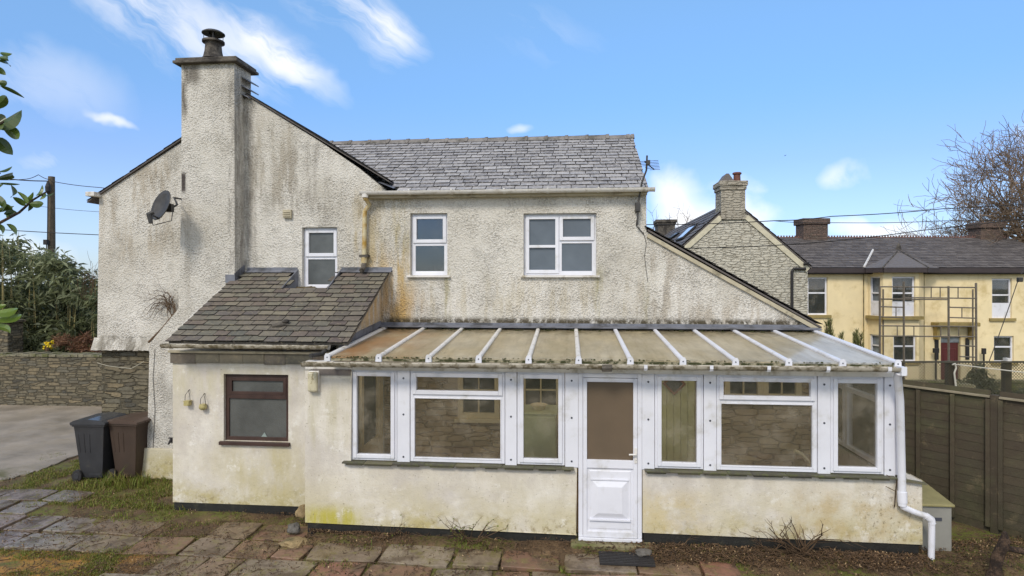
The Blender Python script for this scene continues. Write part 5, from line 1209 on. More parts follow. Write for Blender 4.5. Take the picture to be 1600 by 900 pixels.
b = MB(); b.prism([(WX0,-1.3),(WX1,-1.3),(WX1,yv),(WX0,yv)], ZY, ZY+.3, hl); LB(b).build('wall', ym, yt)
b = MB(); b.box(WX1-.3, WX1, ZY+.301, ZY+7.5, -1.3, yv); b.box(WX0, WX0+.3, ZY+.301, ZY+7.5, -1.3, yv); b.box(WX0, WX1, ZY+7.51, ZY+7.8, -1.3, yv); LB(b).build('side_wall', ym, yt)
gy = mat('curtain_grey', sr(120,126,130), .5, .5, 3, 0); gyw = glass('far_glass', (.6,.65,.7,1), 1.6, .1)
def ywin(x0, x1, z0, z1, y, lower, tr=.42):
    f = MB(); f.ring(x0, x1, z0, z1, .07, y, y+.07); zt = lerp(z1, z0, tr); f.box(x0+.07, x1-.07, y+.003, y+.066, zt-.035, zt+.035)
    w = LB(f).build('window', MT['upvc'], yt)
    f = MB(); f.box(x0+.06, x1-.06, y+.03, y+.04, z0+.06, z1-.06); LB(f).build('pane', gyw, w)
    f = MB(); f.box(x0+.02, x1-.02, y+.16, y+.18, z0, z1); LB(f).build('curtain', gy, w)
    if lower: f = MB(); f.box(x0+.07, x1-.07, y+.0, y+.025, z0+.07, lerp(z0, z1, .38)); LB(f).build('lower_panel', MT['upvc'], w)
    f = MB(); f.box(x0-.14, x1+.14, y-.16, y-.085, z0-.13, z0-.004); LB(f).build('sill', qm, w)
for w in ywins:
    x0, x1, z0, z1 = yrect(*w[:4]); ywin(x0, x1, z0, z1, ZY+.08, w[4])
# bay
bz = ZY-.8; bx0, bx1 = lx_(1358, ZY-.1), lx_(1448, ZY-.1); fx0, fx1 = lx_(1380, bz), lx_(1436, bz)
def wallseg(mb, A, B, z0, z1, holes, th=.22):
    """upright wall between plan points with holes in (u, z)"""
    A, B = Vector((*A,0)), Vector((*B,0)); d = (B-A); Ln = d.length; d.normalize(); nn = Vector((-d.y, d.x, 0))
    s = MB(); s.prism([(0,z0),(Ln,z0),(Ln,z1),(0,z1)], 0, th, holes)
    mb.add([A+d*v.x+nn*v.y+Vector((0,0,v.z)) for v in s.v], s.f, .5); return A, d, nn, Ln
b = MB(); z0, z1 = -1.3, lz_(426, bz)
fh = []
for (a, c, d_, e) in ((1394,1430,432,494),(1396,1432,524,565)): x0, x1, q0, q1 = yrect(a, c, d_, e, bz); fh.append([(x0-fx0,q0),(x1-fx0,q0),(x1-fx0,q1),(x0-fx0,q1)])
wallseg(b, (fx0, bz), (fx1, bz), z0, z1, fh)
Ll = math.hypot(fx0-bx0, .8-.1+.1)
sh = [[(Ll*.12,h[0][1]),(Ll*.8,h[0][1]),(Ll*.8,h[2][1]),(Ll*.12,h[2][1])] for h in fh]
A0, d0, n0, l0 = wallseg(b, (bx0, ZY), (fx0, bz), z0, z1, sh)
wallseg(b, (fx1, bz), (bx1, ZY), z0, z1, [])
LB(b).build('bay', ym, yt)
for i, h in enumerate(fh): ywin(fx0+h[0][0], fx0+h[1][0], h[0][1], h[2][1], bz+.08, i == 0)
for i, h in enumerate(sh):
    f = MB(); s = MB(); s.ring(h[0][0], h[1][0], h[0][1], h[2][1], .06, .06, .12); zt = lerp(h[2][1], h[0][1], .42); s.box(h[0][0]+.06, h[1][0]-.06, .063, .117, zt-.03, zt+.03)
    if i == 0: s.box(h[0][0]+.06, h[1][0]-.06, .05, .1, h[0][1]+.06, lerp(h[0][1], h[2][1], .38))
    f.add([A0+d0*v.x+n0*v.y+Vector((0,0,v.z)) for v in s.v], s.f); w = LB(f).build('window', MT['upvc'], yt)
    s = MB(); s.box(h[0][0], h[1][0], .14, .16, h[0][1], h[2][1]); f = MB(); f.add([A0+d0*v.x+n0*v.y+Vector((0,0,v.z)) for v in s.v], s.f); LB(f).build('curtain', gy, w)
f = MB(); zs1 = fh[0][0][1]-.07
f.beam((fx0-.1, bz-.08, zs1), (fx1+.1, bz-.08, zs1), .2, .14); f.beam((bx0-.05, ZY-.06, zs1), (fx0-.1, bz-.06, zs1), .2, .14); LB(f).build('bay_sill', qm, yt)
# roof
zr_ = lz_(372, ZY+4); RX1 = lx_(1574, ZY+4); RX0 = lx_(1170, ZY+4)
ev = yv+.02; b = MB()
b.add([(WX0-.3,ZY-.25,ev),(WX1+.1,ZY-.25,ev),(RX1+.1,ZY+4,zr_),(WX0-.3,ZY+4,zr_),(WX1+.1,ZY+8.,ev),(WX0-.3,ZY+8.,ev)], [(0,1,2,3),(3,2,4,5),(1,4,2)], .2)
slo_ = (zr_-ev)/4.25
vlen = math.hypot(4.25, zr_-ev)
slates(b, (WX0-.3, ZY-.25, ev+.01), (1,0,0), (0,1,slo_), WX1-WX0+.3, vlen, .34, .235, th=.012, keep=lambda p, u, v: p.x < lerp(WX1+.1, RX1+.1, v/vlen))
rf = LB(b).build('roof', MT['slate_far'], yt)
b = MB()
for i in range(46): x = lerp(RX0, RX1, i/46); b.prism([(ZY+3.85,zr_-.06),(ZY+4.,zr_+.06),(ZY+4.15,zr_-.06)], x, x+.3, axis='x'); b.box(x+.04, x+.1, ZY+3.98, ZY+4.02, zr_+.05, zr_+.13); b.box(x+.19, x+.25, ZY+3.98, ZY+4.02, zr_+.05, zr_+.13)
LB(b).build('ridge_tiles', mat('dull_ridge', sr(112,84,76), .8, .3, 3, .3), rf)
b = MB(); b.box(WX0-.3, WX1+.1, ZY-.35, ZY-.26, ev-.2, ev+.01); b.box(WX0, WX1, ZY-.26, ZY-.002, ev-.26, ev-.1)
b.beam((bx0-.3, ZY-.4, ev-.1), (fx0-.15, bz-.25, ev-.1), .1, .2); b.beam((fx0-.15, bz-.25, ev-.1), (fx1+.15, bz-.25, ev-.1), .1, .2); b.beam((fx1+.15, bz-.25, ev-.1), (bx1+.3, ZY-.4, ev-.1), .1, .2)
LB(b).build('gutter', mat('dark_fascia', sr(62,54,54), .6, .15, 4, 0), yt)
# bay roof (half-hip)
pk = (lx_(1404, ZY+2.2), ZY+2.2, lz_(391, ZY+2.2)); b = MB(); e_ = ev+.01
b.add([(bx0-.4,ZY-.3,e_),(fx0-.2,bz-.3,e_),(fx1+.2,bz-.3,e_),(bx1+.4,ZY-.3,e_),pk,(bx0+.1,ZY+.9,e_+1.15*slo_),(bx1-.1,ZY+.9,e_+1.15*slo_)], [(0,1,4),(1,2,4),(2,3,4),(0,4,5),(3,6,4)], .5); LB(b).build('bay_roof', MT['slate_far'], rf)
b = MB(); 
for q in ((fx0-.2,bz-.3,e_), (fx1+.2,bz-.3,e_)): b.tube([q, Vector(pk)+Vector((0,0,.02))], .035, 6)
b.lathe(pk, [(.16,0),(.12,.1),(.1,.18),(.03,.34)], 8); LB(b).build('finial', MT['soot'], rf)
def onroof(px, py):
    d = (H-ev+(ZY-.25)*slo_)/(slo_-(HY-py)/F); return Vector((lx_(px, d), d, lz_(py, d)+.05))
b = MB(); b.tube([onroof(1350, 419), onroof(1364, 392)], .05, 6); LB(b).build('lead_valley', MT['upvc_dirty'], rf)
bk = stone('dark_chimney_brick', [sr(92,76,68), sr(112,92,82), sr(84,72,66)], sr(100,90,80), 4, 12)
for (a, c, y0) in ((1254,1296,341),(1531,1570,347)):
    zc = ZY+3.6; x0, x1 = lx_(a+2, zc), lx_(c-2, zc); b = MB(); zt = lz_(y0, zc); b.box(x0, x1, zc, zc+.9, zr_-1., zt-.3); b.box(x0-.08, x1+.08, zc-.08, zc+.98, zt-.299, zt); LB(b).build('chimney', bk, yt, bevel=.03)
# door + canopy
x0, x1, z0, z1 = yrect(1470,1501,527,600); b = MB(); b.box(x0+.05, x1-.05, ZY+.1, ZY+.15, z0, z1-.25)
for i in (0,1): 
    xa_ = lerp(x0+.15, x1-.1, i/2); raised(b, xa_, xa_+.28, z0+.9, z1-.5, ZY+.1, .03, .02)
dr = LB(b).build('front_door', mat('maroon_door', sr(92,44,44), .4, .1, 4, .1), yt)
b = MB(); b.box(x0, x1, ZY+.08, ZY+.16, z1-.24, z1-.001); LB(b).build('fanlight', gy, dr)
x0, x1, z0, z1 = yrect(1454,1519,503,509); b = MB(); b.box(x0, x1, ZY-.5, ZY-.002, z0, z1); b.box(x0+.1, x0+.22, ZY-.3, ZY-.002, z0-.6, z0-.002); b.box(x1-.22, x1-.1, ZY-.3, ZY-.002, z0-.6, z0-.002); LB(b).build('door_canopy', qm, yt, bevel=.03)
for x in (1463, 1511): p = lx_(x); b = MB(); b.box(p-.09, p+.09, ZY-.04, ZY-.002, lz_(562), lz_(528)); LB(b).build('wall_plaque', MT['cable'], yt, bevel=.06)
b = MB(); p = lx_(1441.5, ZY-.1); b.tube([(p, ZY-.12, ev-.2), (p, ZY-.12, -1.)], .06, 8); p = lx_(1348); b.tube([(p, ZY-.08, ev-.2), (p, ZY-.08, -1.)], .02, 6); LB(b).build('drainpipe', mat('mossy_pipe', sr(150,132,80), .8, .3, 6, .2, dirt=sr(74,68,44), dsc=3, dth=(.4,.55)), yt)
b = MB(); x = lx_(1455); b.tube([(x, ZY-.3, -1.2), (x, ZY-.3, lz_(545))], .04, 6); b.box(x-.12, x+.12, ZY-.34, ZY-.26, lz_(550), lz_(543)); LB(b).build('house_sign_post', MT['cable'], yt)
x = lx_(1529); b = MB(); b.tube([(x, ZY-.3, -1.2), (x, ZY-.3, lz_(545))], .04, 6); b.box(x-.08, x+.08, ZY-.34, ZY-.26, lz_(552), lz_(543)); LB(b).build('gate_latch_post', MT['cable'], yt)
# scaffold
sf = thing('scaffolding', 'steel tube scaffold tower standing in front of the yellow house', 'scaffolding', tuple(PD(1450, 590, 25.4)), ang)
sf.location.z = -1.2
zf, zb2 = 25.2, 26.2
def tb(pts, r=.035):
    b = MB(); b.tube([(lx_(x, z), z, lz_(y, z)) for x, y, z in pts], r, 6); LB(b).build('scaffold_tube', MT['steel'], sf)
gl2 = HY+(H+1.15)/zf*F
for x, y in ((1374.6,447),(1412,440),(1482,447),(1525,442)): tb([(x, y, zf), (x+.5, gl2, zf)], .045)
for x, y in ((1380,452),(1520,452)): tb([(x, y, zb2), (x, 600, zb2)])
for (xa_, xb2, y, z) in ((1374,1526,448,zf),(1412,1525,465,zf),(1374,1482,467,zb2),(1482,1525,480,zf),(1482,1525,496,zf),(1374,1412,479,zf),(1374,1525,509,zf),(1374,1525,525,zf),(1500,1525,540,zf),(1500,1525,557,zf),(1374,1412,495,zf)): tb([(xa_, y, z), (xb2, y+1.2, z)], .03)
for x, y0, y1 in ((1400,479,496),(1455,448,465),(1469,448,465),(1497,448,465),(1503,480,497),(1428,509,525),(1402,509,525),(1470,509,525),(1498,509,525)): tb([(x, y0, zf), (x, y1, zf)], .022)
# ================= TRELLIS fence behind =================
tz = 13.2
tr = thing('trellis_fence', 'dark diamond mesh fence on wooden posts behind the board fence', 'fence', tuple(PD(1500, 600, tz)), ang); tr.location.z = -.9
X0, X1 = lx_(1396, tz), lx_(1660, tz); Z1 = lz_(567, tz); Z0 = Z1-1.35
tm = mat('dark_mesh', sr(74,70,58), .7, .2, 8, 0)
b = MB(); stp = .066; w = .0055
n = int((X1-X0+Z1-Z0)/stp)
for i in range(n):
    s = X0-(Z1-Z0)+i*stp
    for sg_ in (1, -1):
        # line from (s,Z0) to (s+H,Z1), clipped
        a, c = s, s+(Z1-Z0); za, zc = (Z0, Z1) if sg_ > 0 else (Z1, Z0)
        if a < X0: k = (X0-a)/(c-a); za = lerp(za, zc, k); a = X0
        if c > X1: k = (X1-a)/(c-a) if c > a else 0; zc = lerp(za, zc, k); c = X1
        if c-a < .02: continue
        b.beam((a, tz+.004*sg_, za), (c, tz+.004*sg_, zc), .006, w*2, up=(0,0,1))
LB(b).build('mesh_panel', tm, tr)
b = MB(); b.box(X0, X1, tz-.02, tz+.02, Z1, Z1+.04); LB(b).build('top_rail', tm, tr)
for x in (1408, 1488, 1577, 1655): b = MB(); p = lx_(x, tz); b.box(p-.07, p+.07, tz+.02, tz+.14, Z0-.1, Z1+.03); LB(b).build('post', MT['fence'], tr)
b = MB(); p = lx_(1575.5, tz); b.box(p-.04, p+.05, tz-.03, tz+.1, Z1+.04, Z1+.1); LB(b).build('post_cap', MT['upvc_dirty'], tr)
rp_ = mat('white_cord', sr(196,190,176), .9, .1, 5, 0)
b = MB(); q = lambda x, y: PD(x, y, tz-.1); b.tube([q(1488,570), q(1492,568), q(1494,575), q(1491,583), q(1493,600), q(1495,616)], .018, 6); b.tube([q(1490,569), q(1540,575), q(1610,583)], .012, 5)
tag(b.build('white_cord', rp_, None), 'white cord tied to the second mesh fence post and hanging down', 'cord')
# shrubs & stones behind the mesh
def crown(name, lab, cat, c, rx, ry, rz, n, ls, m, aspect=.45, seed=0, flat=0., up=.0, trunk=True, ncl=40, grp=None, core=True):
    t_ = thing(name, lab, cat, (c[0], c[1], c[2]-rz), 0, grp); b = MB()
    cl = []
    for i in range(ncl):
        d = Vector((R.gauss(0,1), R.gauss(0,1), R.gauss(0,1))).normalized()*R.uniform(.35,.95); cl.append((Vector((c[0]+d.x*rx, c[1]+d.y*ry, c[2]+d.z*rz)), R.uniform(.18,.4)*min(rx,rz), R.uniform(-.25,.25)))
    for i in range(n):
        q, cr, tn = R.choice(cl); o = Vector((R.gauss(0,.5), R.gauss(0,.5), R.gauss(0,.5)))*cr; p = q+o
        a = Vector((R.gauss(0,1), R.gauss(0,1), R.gauss(0,.7)+up)).normalized(); e = a.cross(Vector((R.gauss(0,1),R.gauss(0,1),R.gauss(0,1)))).normalized(); s = ls*R.uniform(.6,1.3)
        b.add([p, p+a*s*.5+e*s*aspect*.5, p+a*s, p+a*s*.5-e*s*aspect*.5], [(0,1,2,3)], max(0, min(1, .5+tn+R.uniform(-.25,.25))))
    b.build('crown', m, t_)
    if trunk:
        b = MB()
        for i in range(7):
            q = R.choice(cl)[0]; s0 = Vector((c[0]+R.uniform(-.15,.15)*rx, c[1], c[2]-rz)); b.tube([s0, s0.lerp(q, .5)+Vector((0,0,.1)), q], [.05,.03,.012], 6)
        b.build('stems', MT['twig'], t_)
    return t_
def leafmat(name, cols, rough=.5, tr_=.25, sp_=.4):
    m, t = newmat(name); c = t.ramp(t.attr(), [(i/(len(cols)-1), q) for i, q in enumerate(cols)]); t.out(t.n('ShaderNodeMixShader', {0: tr_, 1: t.pbsdf(c, rough, sp_), 2: t.n('ShaderNodeBsdfTranslucent', {0: c})})); return m
dk = leafmat('dull_evergreen', [sr(50,56,38), sr(72,78,50), sr(92,94,62)])
p = PD(1528, 606, 20); crown('clipped_shrub', 'dark rounded shrub behind the mesh fence below the maroon door', 'shrub', (p.x, p.y, -.2), .62, .5, .95, 2600, .12, dk)
p = PD(1575, 612, 21); crown('low_hedge', 'dull low hedge behind the mesh fence at the right edge', 'hedge', (p.x+.6, p.y, -.75), 2.2, .5, .5, 4200, .12, dk, ncl=70)
p = PD(1440, 600, 19); crown('low_hedge', 'dull low hedge behind the mesh fence at its left end', 'hedge', (p.x, p.y, -.7), 1.5, .5, .6, 3400, .12, dk, ncl=60)
p = PD(1512, 630, 17); f = MB(); f.box(p.x-.26, p.x+.26, p.y, p.y+.4, -1.2, PD(1512,601,17).z); tag(f.build('stone_post', MT['concrete'], None, bevel=.08), 'pale weathered stone stump behind the mesh fence below the cord', 'stone post')
cg = leafmat('conifer_green', [sr(74,84,48), sr(108,112,62), sr(130,128,80)])
def conifer(px, py0, py1, z, lab):
    p = PD(px, py1, z); top = PD(px, py0, z).z; t_ = thing('conifer', lab, 'conifer', (p.x, p.y, p.z-1.6)); b = MB(); b2 = MB()
    for i in range(5):
        dx = R.uniform(-.28,.28); h = (top-p.z+1.6)*R.uniform(.8,1.); x, y = p.x+dx, p.y+R.uniform(-.2,.2); b2.tube([(p.x,p.y,p.z-1.6), (x,y,p.z-1.6+h)], [.05,.01], 5)
        for k in range(420):
            u = R.random(); r_ = .2*(1-u)+.04; a = R.uniform(0,6.28); q = Vector((lerp(p.x,x,u)+math.cos(a)*r_*R.random(), lerp(p.y,y,u)+math.sin(a)*r_*R.random(), p.z-1.6+h*u)); d = Vector((math.cos(a)*.5, math.sin(a)*.5, 1)).normalized(); e = d.cross(Vector((R.gauss(0,1),R.gauss(0,1),0))).normalized(); s = R.uniform(.08,.16)
            b.add([q-e*.01, q+e*.01, q+d*s], [(0,1,2)], R.random())
    b.build('foliage', cg, t_); b2.build('stems', MT['twig'], t_)
p = PD(1500, 600, 23); f = MB(); q0 = PD(1380, 586, 23); q1 = PD(1680, 586, 23); f.beam((q0.x,q0.y,-.9+.0), (q1.x,q1.y,-.9), .3, 1.7 if False else 1.0)
f.beam((q0.x,q0.y,-.37), (q1.x,q1.y,-.37), .4, .06)
tag(f.build('boundary_wall', MT['concrete'], None), 'low mossy garden wall in front of the yellow house, seen through the mesh fence', 'garden wall')
conifer(1304, 497, 530, 19, 'feathery green conifer in front of the leftmost yellow house window')
conifer(1344, 512, 535, 19.5, 'smaller feathery conifer left of the scaffolding')
# ================= LEFT: bamboo, pole =================
bam = leafmat('bamboo_leaf', [sr(66,72,50), sr(92,98,66), sr(120,126,88), sr(154,158,122)], .45, .3)
bt = thing('bamboo_thicket', 'tall leafy bamboo thicket behind the stone wall at the left', 'bamboo', tuple(PD(70, 560, 19)), 0); bt.location.z = 0
b = MB(); prof = [(-120,372),(0,380),(35,382),(60,398),(95,408),(125,425),(150,440),(200,470)]
def topy(px):
    for i in range(len(prof)-1):
        if prof[i][0] <= px <= prof[i+1][0]: return lerp(prof[i][1], prof[i+1][1], (px-prof[i][0])/(prof[i+1][0]-prof[i][0]))
    return 470
cl = []
for i in range(330):
    px = R.uniform(-110, 190); z = R.uniform(17.6, 20.5); ty = topy(px)+mn.noise(Vector((px*.06,0,0)))*16; py = lerp(ty, 575, R.random()**.9); cl.append((PD(px, py, z), R.uniform(.18,.45), R.uniform(-.3,.3)))
for q, cr, tn in cl:
    for k in range(80):
        p = q+Vector((R.gauss(0,.55), R.gauss(0,.5), R.gauss(0,.45)))*cr; a = Vector((R.gauss(0,1), R.gauss(0,1), -.55+R.gauss(0,.5))).normalized(); e = a.cross(Vector((R.gauss(0,1),R.gauss(0,1),R.gauss(0,1)))).normalized(); s = R.uniform(.16,.34)
        m1 = p+a*s*.4+Vector((0,0,.03)); b.add([p, m1+e*s*.12, p+a*s, m1-e*s*.12], [(0,1,2,3)], max(0, min(1, .45+tn+R.uniform(-.25,.25))))
b.build('foliage', bam, bt)
b = MB()
for i in range(60):
    px = R.uniform(-100, 165); z = R.uniform(17.8,20.2); ty = topy(px); p0 = PD(px, 575, z); p0.z = 0; p1 = PD(px+R.uniform(-14,14), ty-R.uniform(-10,22), z); b.tube([p0, p0.lerp(p1,.6)+Vector((R.uniform(-.1,.1),0,0)), p1], [.02,.014,.004], 4, cap=False)
b.build('canes', mat('bamboo_cane', sr(150,138,92), .6, .3, 8, 0, rnd=.4), bt)
b = MB()   # feathery sprigs by the wall corner
for i in range(14):
    q = PD(R.uniform(128,152), R.uniform(415,452), 17.5); twigs(b, q+Vector((0,0,-.6)), (R.uniform(-.3,.3),0,1), .7, .008, 1)
tag(b.build('dry_reeds', MT['twig'], None), 'dry reedy stems rising at the corner of the cottage left wall', 'reeds')
fe = leafmat('dead_fern', [sr(96,70,54), sr(128,92,70), sr(150,116,86)])
p = PD(118, 545, 16.9); crown('dead_bracken', 'reddish brown dead bracken on top of the garden wall', 'bracken', (p.x, p.y+.4, 1.62), 1.1, .4, .3, 2600, .16, fe, .12, ncl=30, trunk=False)
yf = leafmat('yellow_petals', [sr(226,200,30), sr(240,216,60)]); p = PD(74, 539, 16.8); crown('flowering_plant', 'small bright yellow flowering plant on the garden wall', 'flower', (p.x, p.y, p.z), .13, .12, .16, 260, .06, yf, .8, ncl=8)
pl_ = thing('utility_pole', 'dark wooden utility pole rising from the bamboo thicket', 'utility pole', tuple(PD(80, 600, 22))); pl_.location.z = 0
p = PD(80.5, 276, 22); b = MB(); b.tube([(p.x,p.y,0), (p.x,p.y,p.z)], [.15,.105], 14); b.build('pole', mat('creosoted_pole', sr(92,82,68), .85, .25, 8, .5, 40, .01), pl_, smooth=True)
b = MB(); q = PD(75, 292, 21.8); b.lathe((q.x, q.y, q.z-.25), [(.03,0),(.08,.1),(.09,.25),(.03,.45)], 10); b.tube([q+Vector((0,0,-.2)), q+Vector((-.02,0,-2.)), PD(73,378,21.8), PD(72,410,21.8)], .018, 5); q2 = PD(72,378,21.8); b.box(q2.x-.07, q2.x+.07, q2.y-.05, q2.y+.05, q2.z-.1, q2.z+.08); b.build('fittings', MT['cable'], pl_)
def wire(pts, lab, r=.012, name='overhead_cable', grp='overhead cables'):
    P = [PD(*q) for q in pts]; out = []
    for i in range(len(P)-1):
        for k in range(8): out.append(P[i].lerp(P[i+1], k/8)+Vector((0,0,-.03*math.sin(math.pi*k/8))))
    out.append(P[-1]); b = MB(); b.tube(out, r, 5); tag(b.build(name, MT['cable'], None), lab, 'cable', grp)
wire([(-90,276,21.9),(0,278,21.9),(76,283,21.9)], 'cable running from the left edge to the top of the utility pole', .02)
wire([(80,283,21.9),(156,293,21),(330,310,20)], 'cable running from the utility pole top towards the cottage eaves')
wire([(-90,352,21.5),(155,367,21.5),(330,378,21.5)], 'lower cable crossing behind the utility pole at the left', .014)
wire([(-20,280,21.9),(40,280,21.9),(60,273,21.9),(79,281,21.9)], 'short slack loop of cable left of the utility pole top', .012)
wire([(60,322,30),(155,331,30),(330,340,30)], 'faint distant cable between pole and cottage wall', .01)
wire([(960,353,18.5),(1011,351,18.5),(1208,345,18.5),(1300,338,18.6),(1475,326,19),(1680,312,19)], 'uppermost cable crossing the right sky above the terrace roof', .014)
wire([(1208,345,18.5),(1300,348,18.6),(1475,345,19),(1680,340,19)], 'cable branching off the uppermost one over the terrace roof', .010)
wire([(1040,390,18.5),(1068,388,18.5),(1264,380,18.5),(1440,360,18.7),(1680,330,19)], 'cable crossing the limewashed gable below the two upper ones', .014)
wire([(1040,400,18.5),(1068,397,18.6),(1264,396,18.6)], 'thinnest cable low across the limewashed gable', .005) if False else None
wire([(1545,566,13.5),(1590,440,13.5),(1592,436,13.5)], 'stay wire slanting up from the mesh fence at the right edge', .009)
wire([(1596,428,13.5),(1640,330,13.5)], 'upper length of the slanting stay wire at the right edge', .009)
b = MB(); p = PD(1593.5, 437, 13.5); b.box(p.x-.05, p.x+.05, p.y-.04, p.y+.04, p.z-.05, p.z+.05); tag(b.build('insulator', MT['metal'], None, bevel=.015), 'small dark insulator on the slanting wire at the right edge', 'insulator')
# ================= BARE TREE =================
btree = thing('bare_tree', 'large leafless tree spreading over the yellow house chimney at the right edge', 'tree', tuple(PD(1665, 560, 33))); btree.location.z = -1.2
bb = MB(); R2 = random.Random(11)
def grow(mb, p, d, ln, rad, depth):
    n = 4; pts = [p.copy()]; rr = [rad]; dd = d.copy()
    for i in range(n):
        dd = (dd+Vector((R2.gauss(0,.2), R2.gauss(0,.2), R2.gauss(0,.18)+.05))).normalized(); pts.append(pts[-1]+dd*ln/n); rr.append(rad*(1-.4*(i+1)/n))
    mb.tube(pts, rr, 5 if depth > 2 else 3, cap=False, r=R2.random())
    if depth == 0: return
    kids = 4 if depth in (3,2) else 3
    for k in range(kids):
        i = n if k == 0 else R2.randint(1, n); q = pts[i]; base = (pts[i]-pts[i-1]).normalized()
        sd = Vector((R2.gauss(0,1), R2.gauss(0,1), R2.gauss(0,.8))); sd = (sd-base*sd.dot(base)).normalized()
        nd = (base*(.85 if k == 0 else .6)+sd*(.3 if k == 0 else .7)).normalized()
        grow(mb, q, nd, ln*R2.uniform(.66,.86), max(.0145, rr[i]*(.9 if k == 0 else .62)), depth-1)
tp_ = PD(1668, 395, 33); base = btree.location.copy()
tm_ = MB(); tm_.tube([base, base.lerp(tp_, .5)+Vector((.2,0,0)), tp_], [.42,.34,.28], 10)
bkm = mat('tree_bark', sr(116,98,80), .9, .3, 6, .5, 30, .02, rnd=.35)
tm_.build('trunk', bkm, btree, smooth=True)
s0 = tp_
for (px, py, dz, ln, rd) in ((1560,340,0,3.0,.15),(1520,330,1,3.0,.12),(1555,285,-1,2.9,.12),(1600,310,-2,2.8,.13),(1580,300,-1,2.8,.16),(1610,255,0,2.7,.16),(1590,385,1,2.3,.11),(1545,372,-1,2.3,.1),(1780,320,0,2.8,.14),(1600,330,2,2.6,.13),(1600,270,2,2.8,.13)):
    tgt = PD(px, py, 33+dz); grow(bb, s0+Vector((0,0,R2.uniform(-.6,.8))), (tgt-s0).normalized(), ln, rd, 5)
bb.build('branches', bkm, btree)
# far bare thicket left of the gable house
b = MB(); t_ = thing('distant_bare_tree', 'small leafless treetop seen between the cottage and the far chimney', 'tree', tuple(PD(1050, 440, 45))); t_.location.z = 0
for i in range(16):
    px = R.uniform(1012, 1095); py = 352 if px < 1030 else 330+R.uniform(0,20); p1 = PD(px, R.uniform(325,355), 45+R.uniform(-1,1)); p0 = Vector((p1.x+R.uniform(-.5,.5), p1.y, p1.z-2.2)); twigs(b, p0, p1-p0, 1.6, .03, 2, .2, .05, 3)
b.build('branches', MT['twig'], t_)
b = MB(); q = PD(1050, 440, 45); b.tube([(q.x, q.y, 0), (q.x, q.y, 4.2)], [.2,.14], 8); 
for i in range(5): b.tube([(q.x,q.y,4.0), (q.x+R.uniform(-2.5,2.5), q.y, 5.6)], [.1,.04], 6)
b.build('trunk', MT['twig'], t_)
# ================= FOREGROUND LEAVES =================
lm, t = newmat('glossy_shrub_leaf'); c = t.ramp(t.attr(), [(0, sr(48,62,28)), (.5, sr(78,96,42)), (1, sr(120,142,58))]); c = t.mix(t.mr(t.noise(60, 5, .7), .6, .72, 0, .8), c, sr(96,62,34))
t.out(t.n('ShaderNodeMixShader', {0: .2, 1: t.pbsdf(c, .3, .5), 2: t.n('ShaderNodeBsdfTranslucent', {0: c})}))
rh = thing('broadleaf_shrub', 'glossy leafy evergreen shrub reaching in at the left edge close to the camera', 'shrub', (0,0,0))
zl_ = 2.3; q = PD(-140, 440, zl_); rh.location = (q.x, q.y, 0)
b = MB()
def leaf(b, A, B, w, r, bend=.15):
    A, B = Vector(A), Vector(B); d = B-A; L = d.length; side = d.cross(FW+Vector((R.uniform(-.5,.5), R.uniform(-.5,.5), R.uniform(-.4,.4)))).normalized(); up = side.cross(d).normalized()
    n = 7; vs = []
    for i in range(n+1):
        u = i/n; ww = w*math.sin(math.pi*min(1, u**.8*1.0))**.75*(1 if u < .98 else .1)+.0006; c = A+d*u+up*math.sin(math.pi*u)*L*bend
        vs += [c-side*ww+up*ww*.35, c, c+side*ww+up*ww*.35]
    fs = []
    for i in range(n): k = i*3; fs += [(k, k+1, k+4, k+3), (k+1, k+2, k+5, k+4)]
    b.add(vs, fs, r)
lv = [(0,83,19,84,.006),(-4,90,12,92,.006),(-2,96,16,104,.008),(-8,104,9,117,.008),(-6,128,11,130,.008),(0,134,38,153,.005),(-12,170,10,150,.013),(-10,200,34,172,.022),(-14,180,6,196,.02),(3,194,29,217,.015),(-6,214,20,242,.017),(-8,206,2,190,.012),
      (-4,268,19,260,.006),(-8,280,18,272,.008),(-2,286,31,288,.003),(-14,300,3,330,.01),(16,308,17,289,.009),(42,322,26,299,.009),(56,306,66,289,.007),(60,303,84,301,.008),(46,318,68,318,.01),(14,342,13,322,.011),(40,322,20,308,.008),(20,330,-4,318,.008),(50,312,44,330,.007),(28,333,6,334,.008),(10,350,25,370,.009),(-4,350,4,366,.008),(70,300,62,312,.006),(34,318,52,300,.006),(-10,330,22,322,.006),
      (-14,490,28,482,.012),(-14,500,34,492,.011),(-16,508,16,521,.01),(-14,482,10,476,.008)]
for (x0, y0, x1, y1, w) in lv: leaf(b, PD(x0, y0, zl_+R.uniform(-.04,.04)), PD(x1, y1, zl_+R.uniform(-.06,.06)), w*1.35, R.uniform(.1,.7) if y0 < 450 else .95, R.uniform(.05,.2))
for i in range(260):
    p = PD(R.uniform(-330,-50), R.uniform(60,700), zl_+R.uniform(-.4,.4)); a = Vector((R.gauss(0,1), R.gauss(0,1), R.gauss(0,.6)-.2)).normalized(); leaf(b, p, p+a*.12, .018, R.random()*.8)
b.build('leaves', lm, rh)
b = MB(); st_ = [[(-140,440),(-60,385),(0,348),(30,332),(52,312),(72,300)], [(-140,330),(-60,250),(-12,200),(6,190)], [(-140,520),(-60,505),(-10,495)], [(-140,200),(-60,130),(-5,95)], [(-60,300),(-10,275),(0,270)]]
for s in st_: b.tube([PD(x, y, zl_) for x, y in s], [.007-.005*i/len(s) for i in range(len(s))], 6)
q0 = PD(-140, 440, zl_); b.tube([(q0.x,q0.y,0), (q0.x+.05,q0.y,1.5), PD(-140,520,zl_), PD(-140,330,zl_), PD(-140,200,zl_)], [.04,.035,.025,.015,.006], 8); b.build('stems', bark, rh)
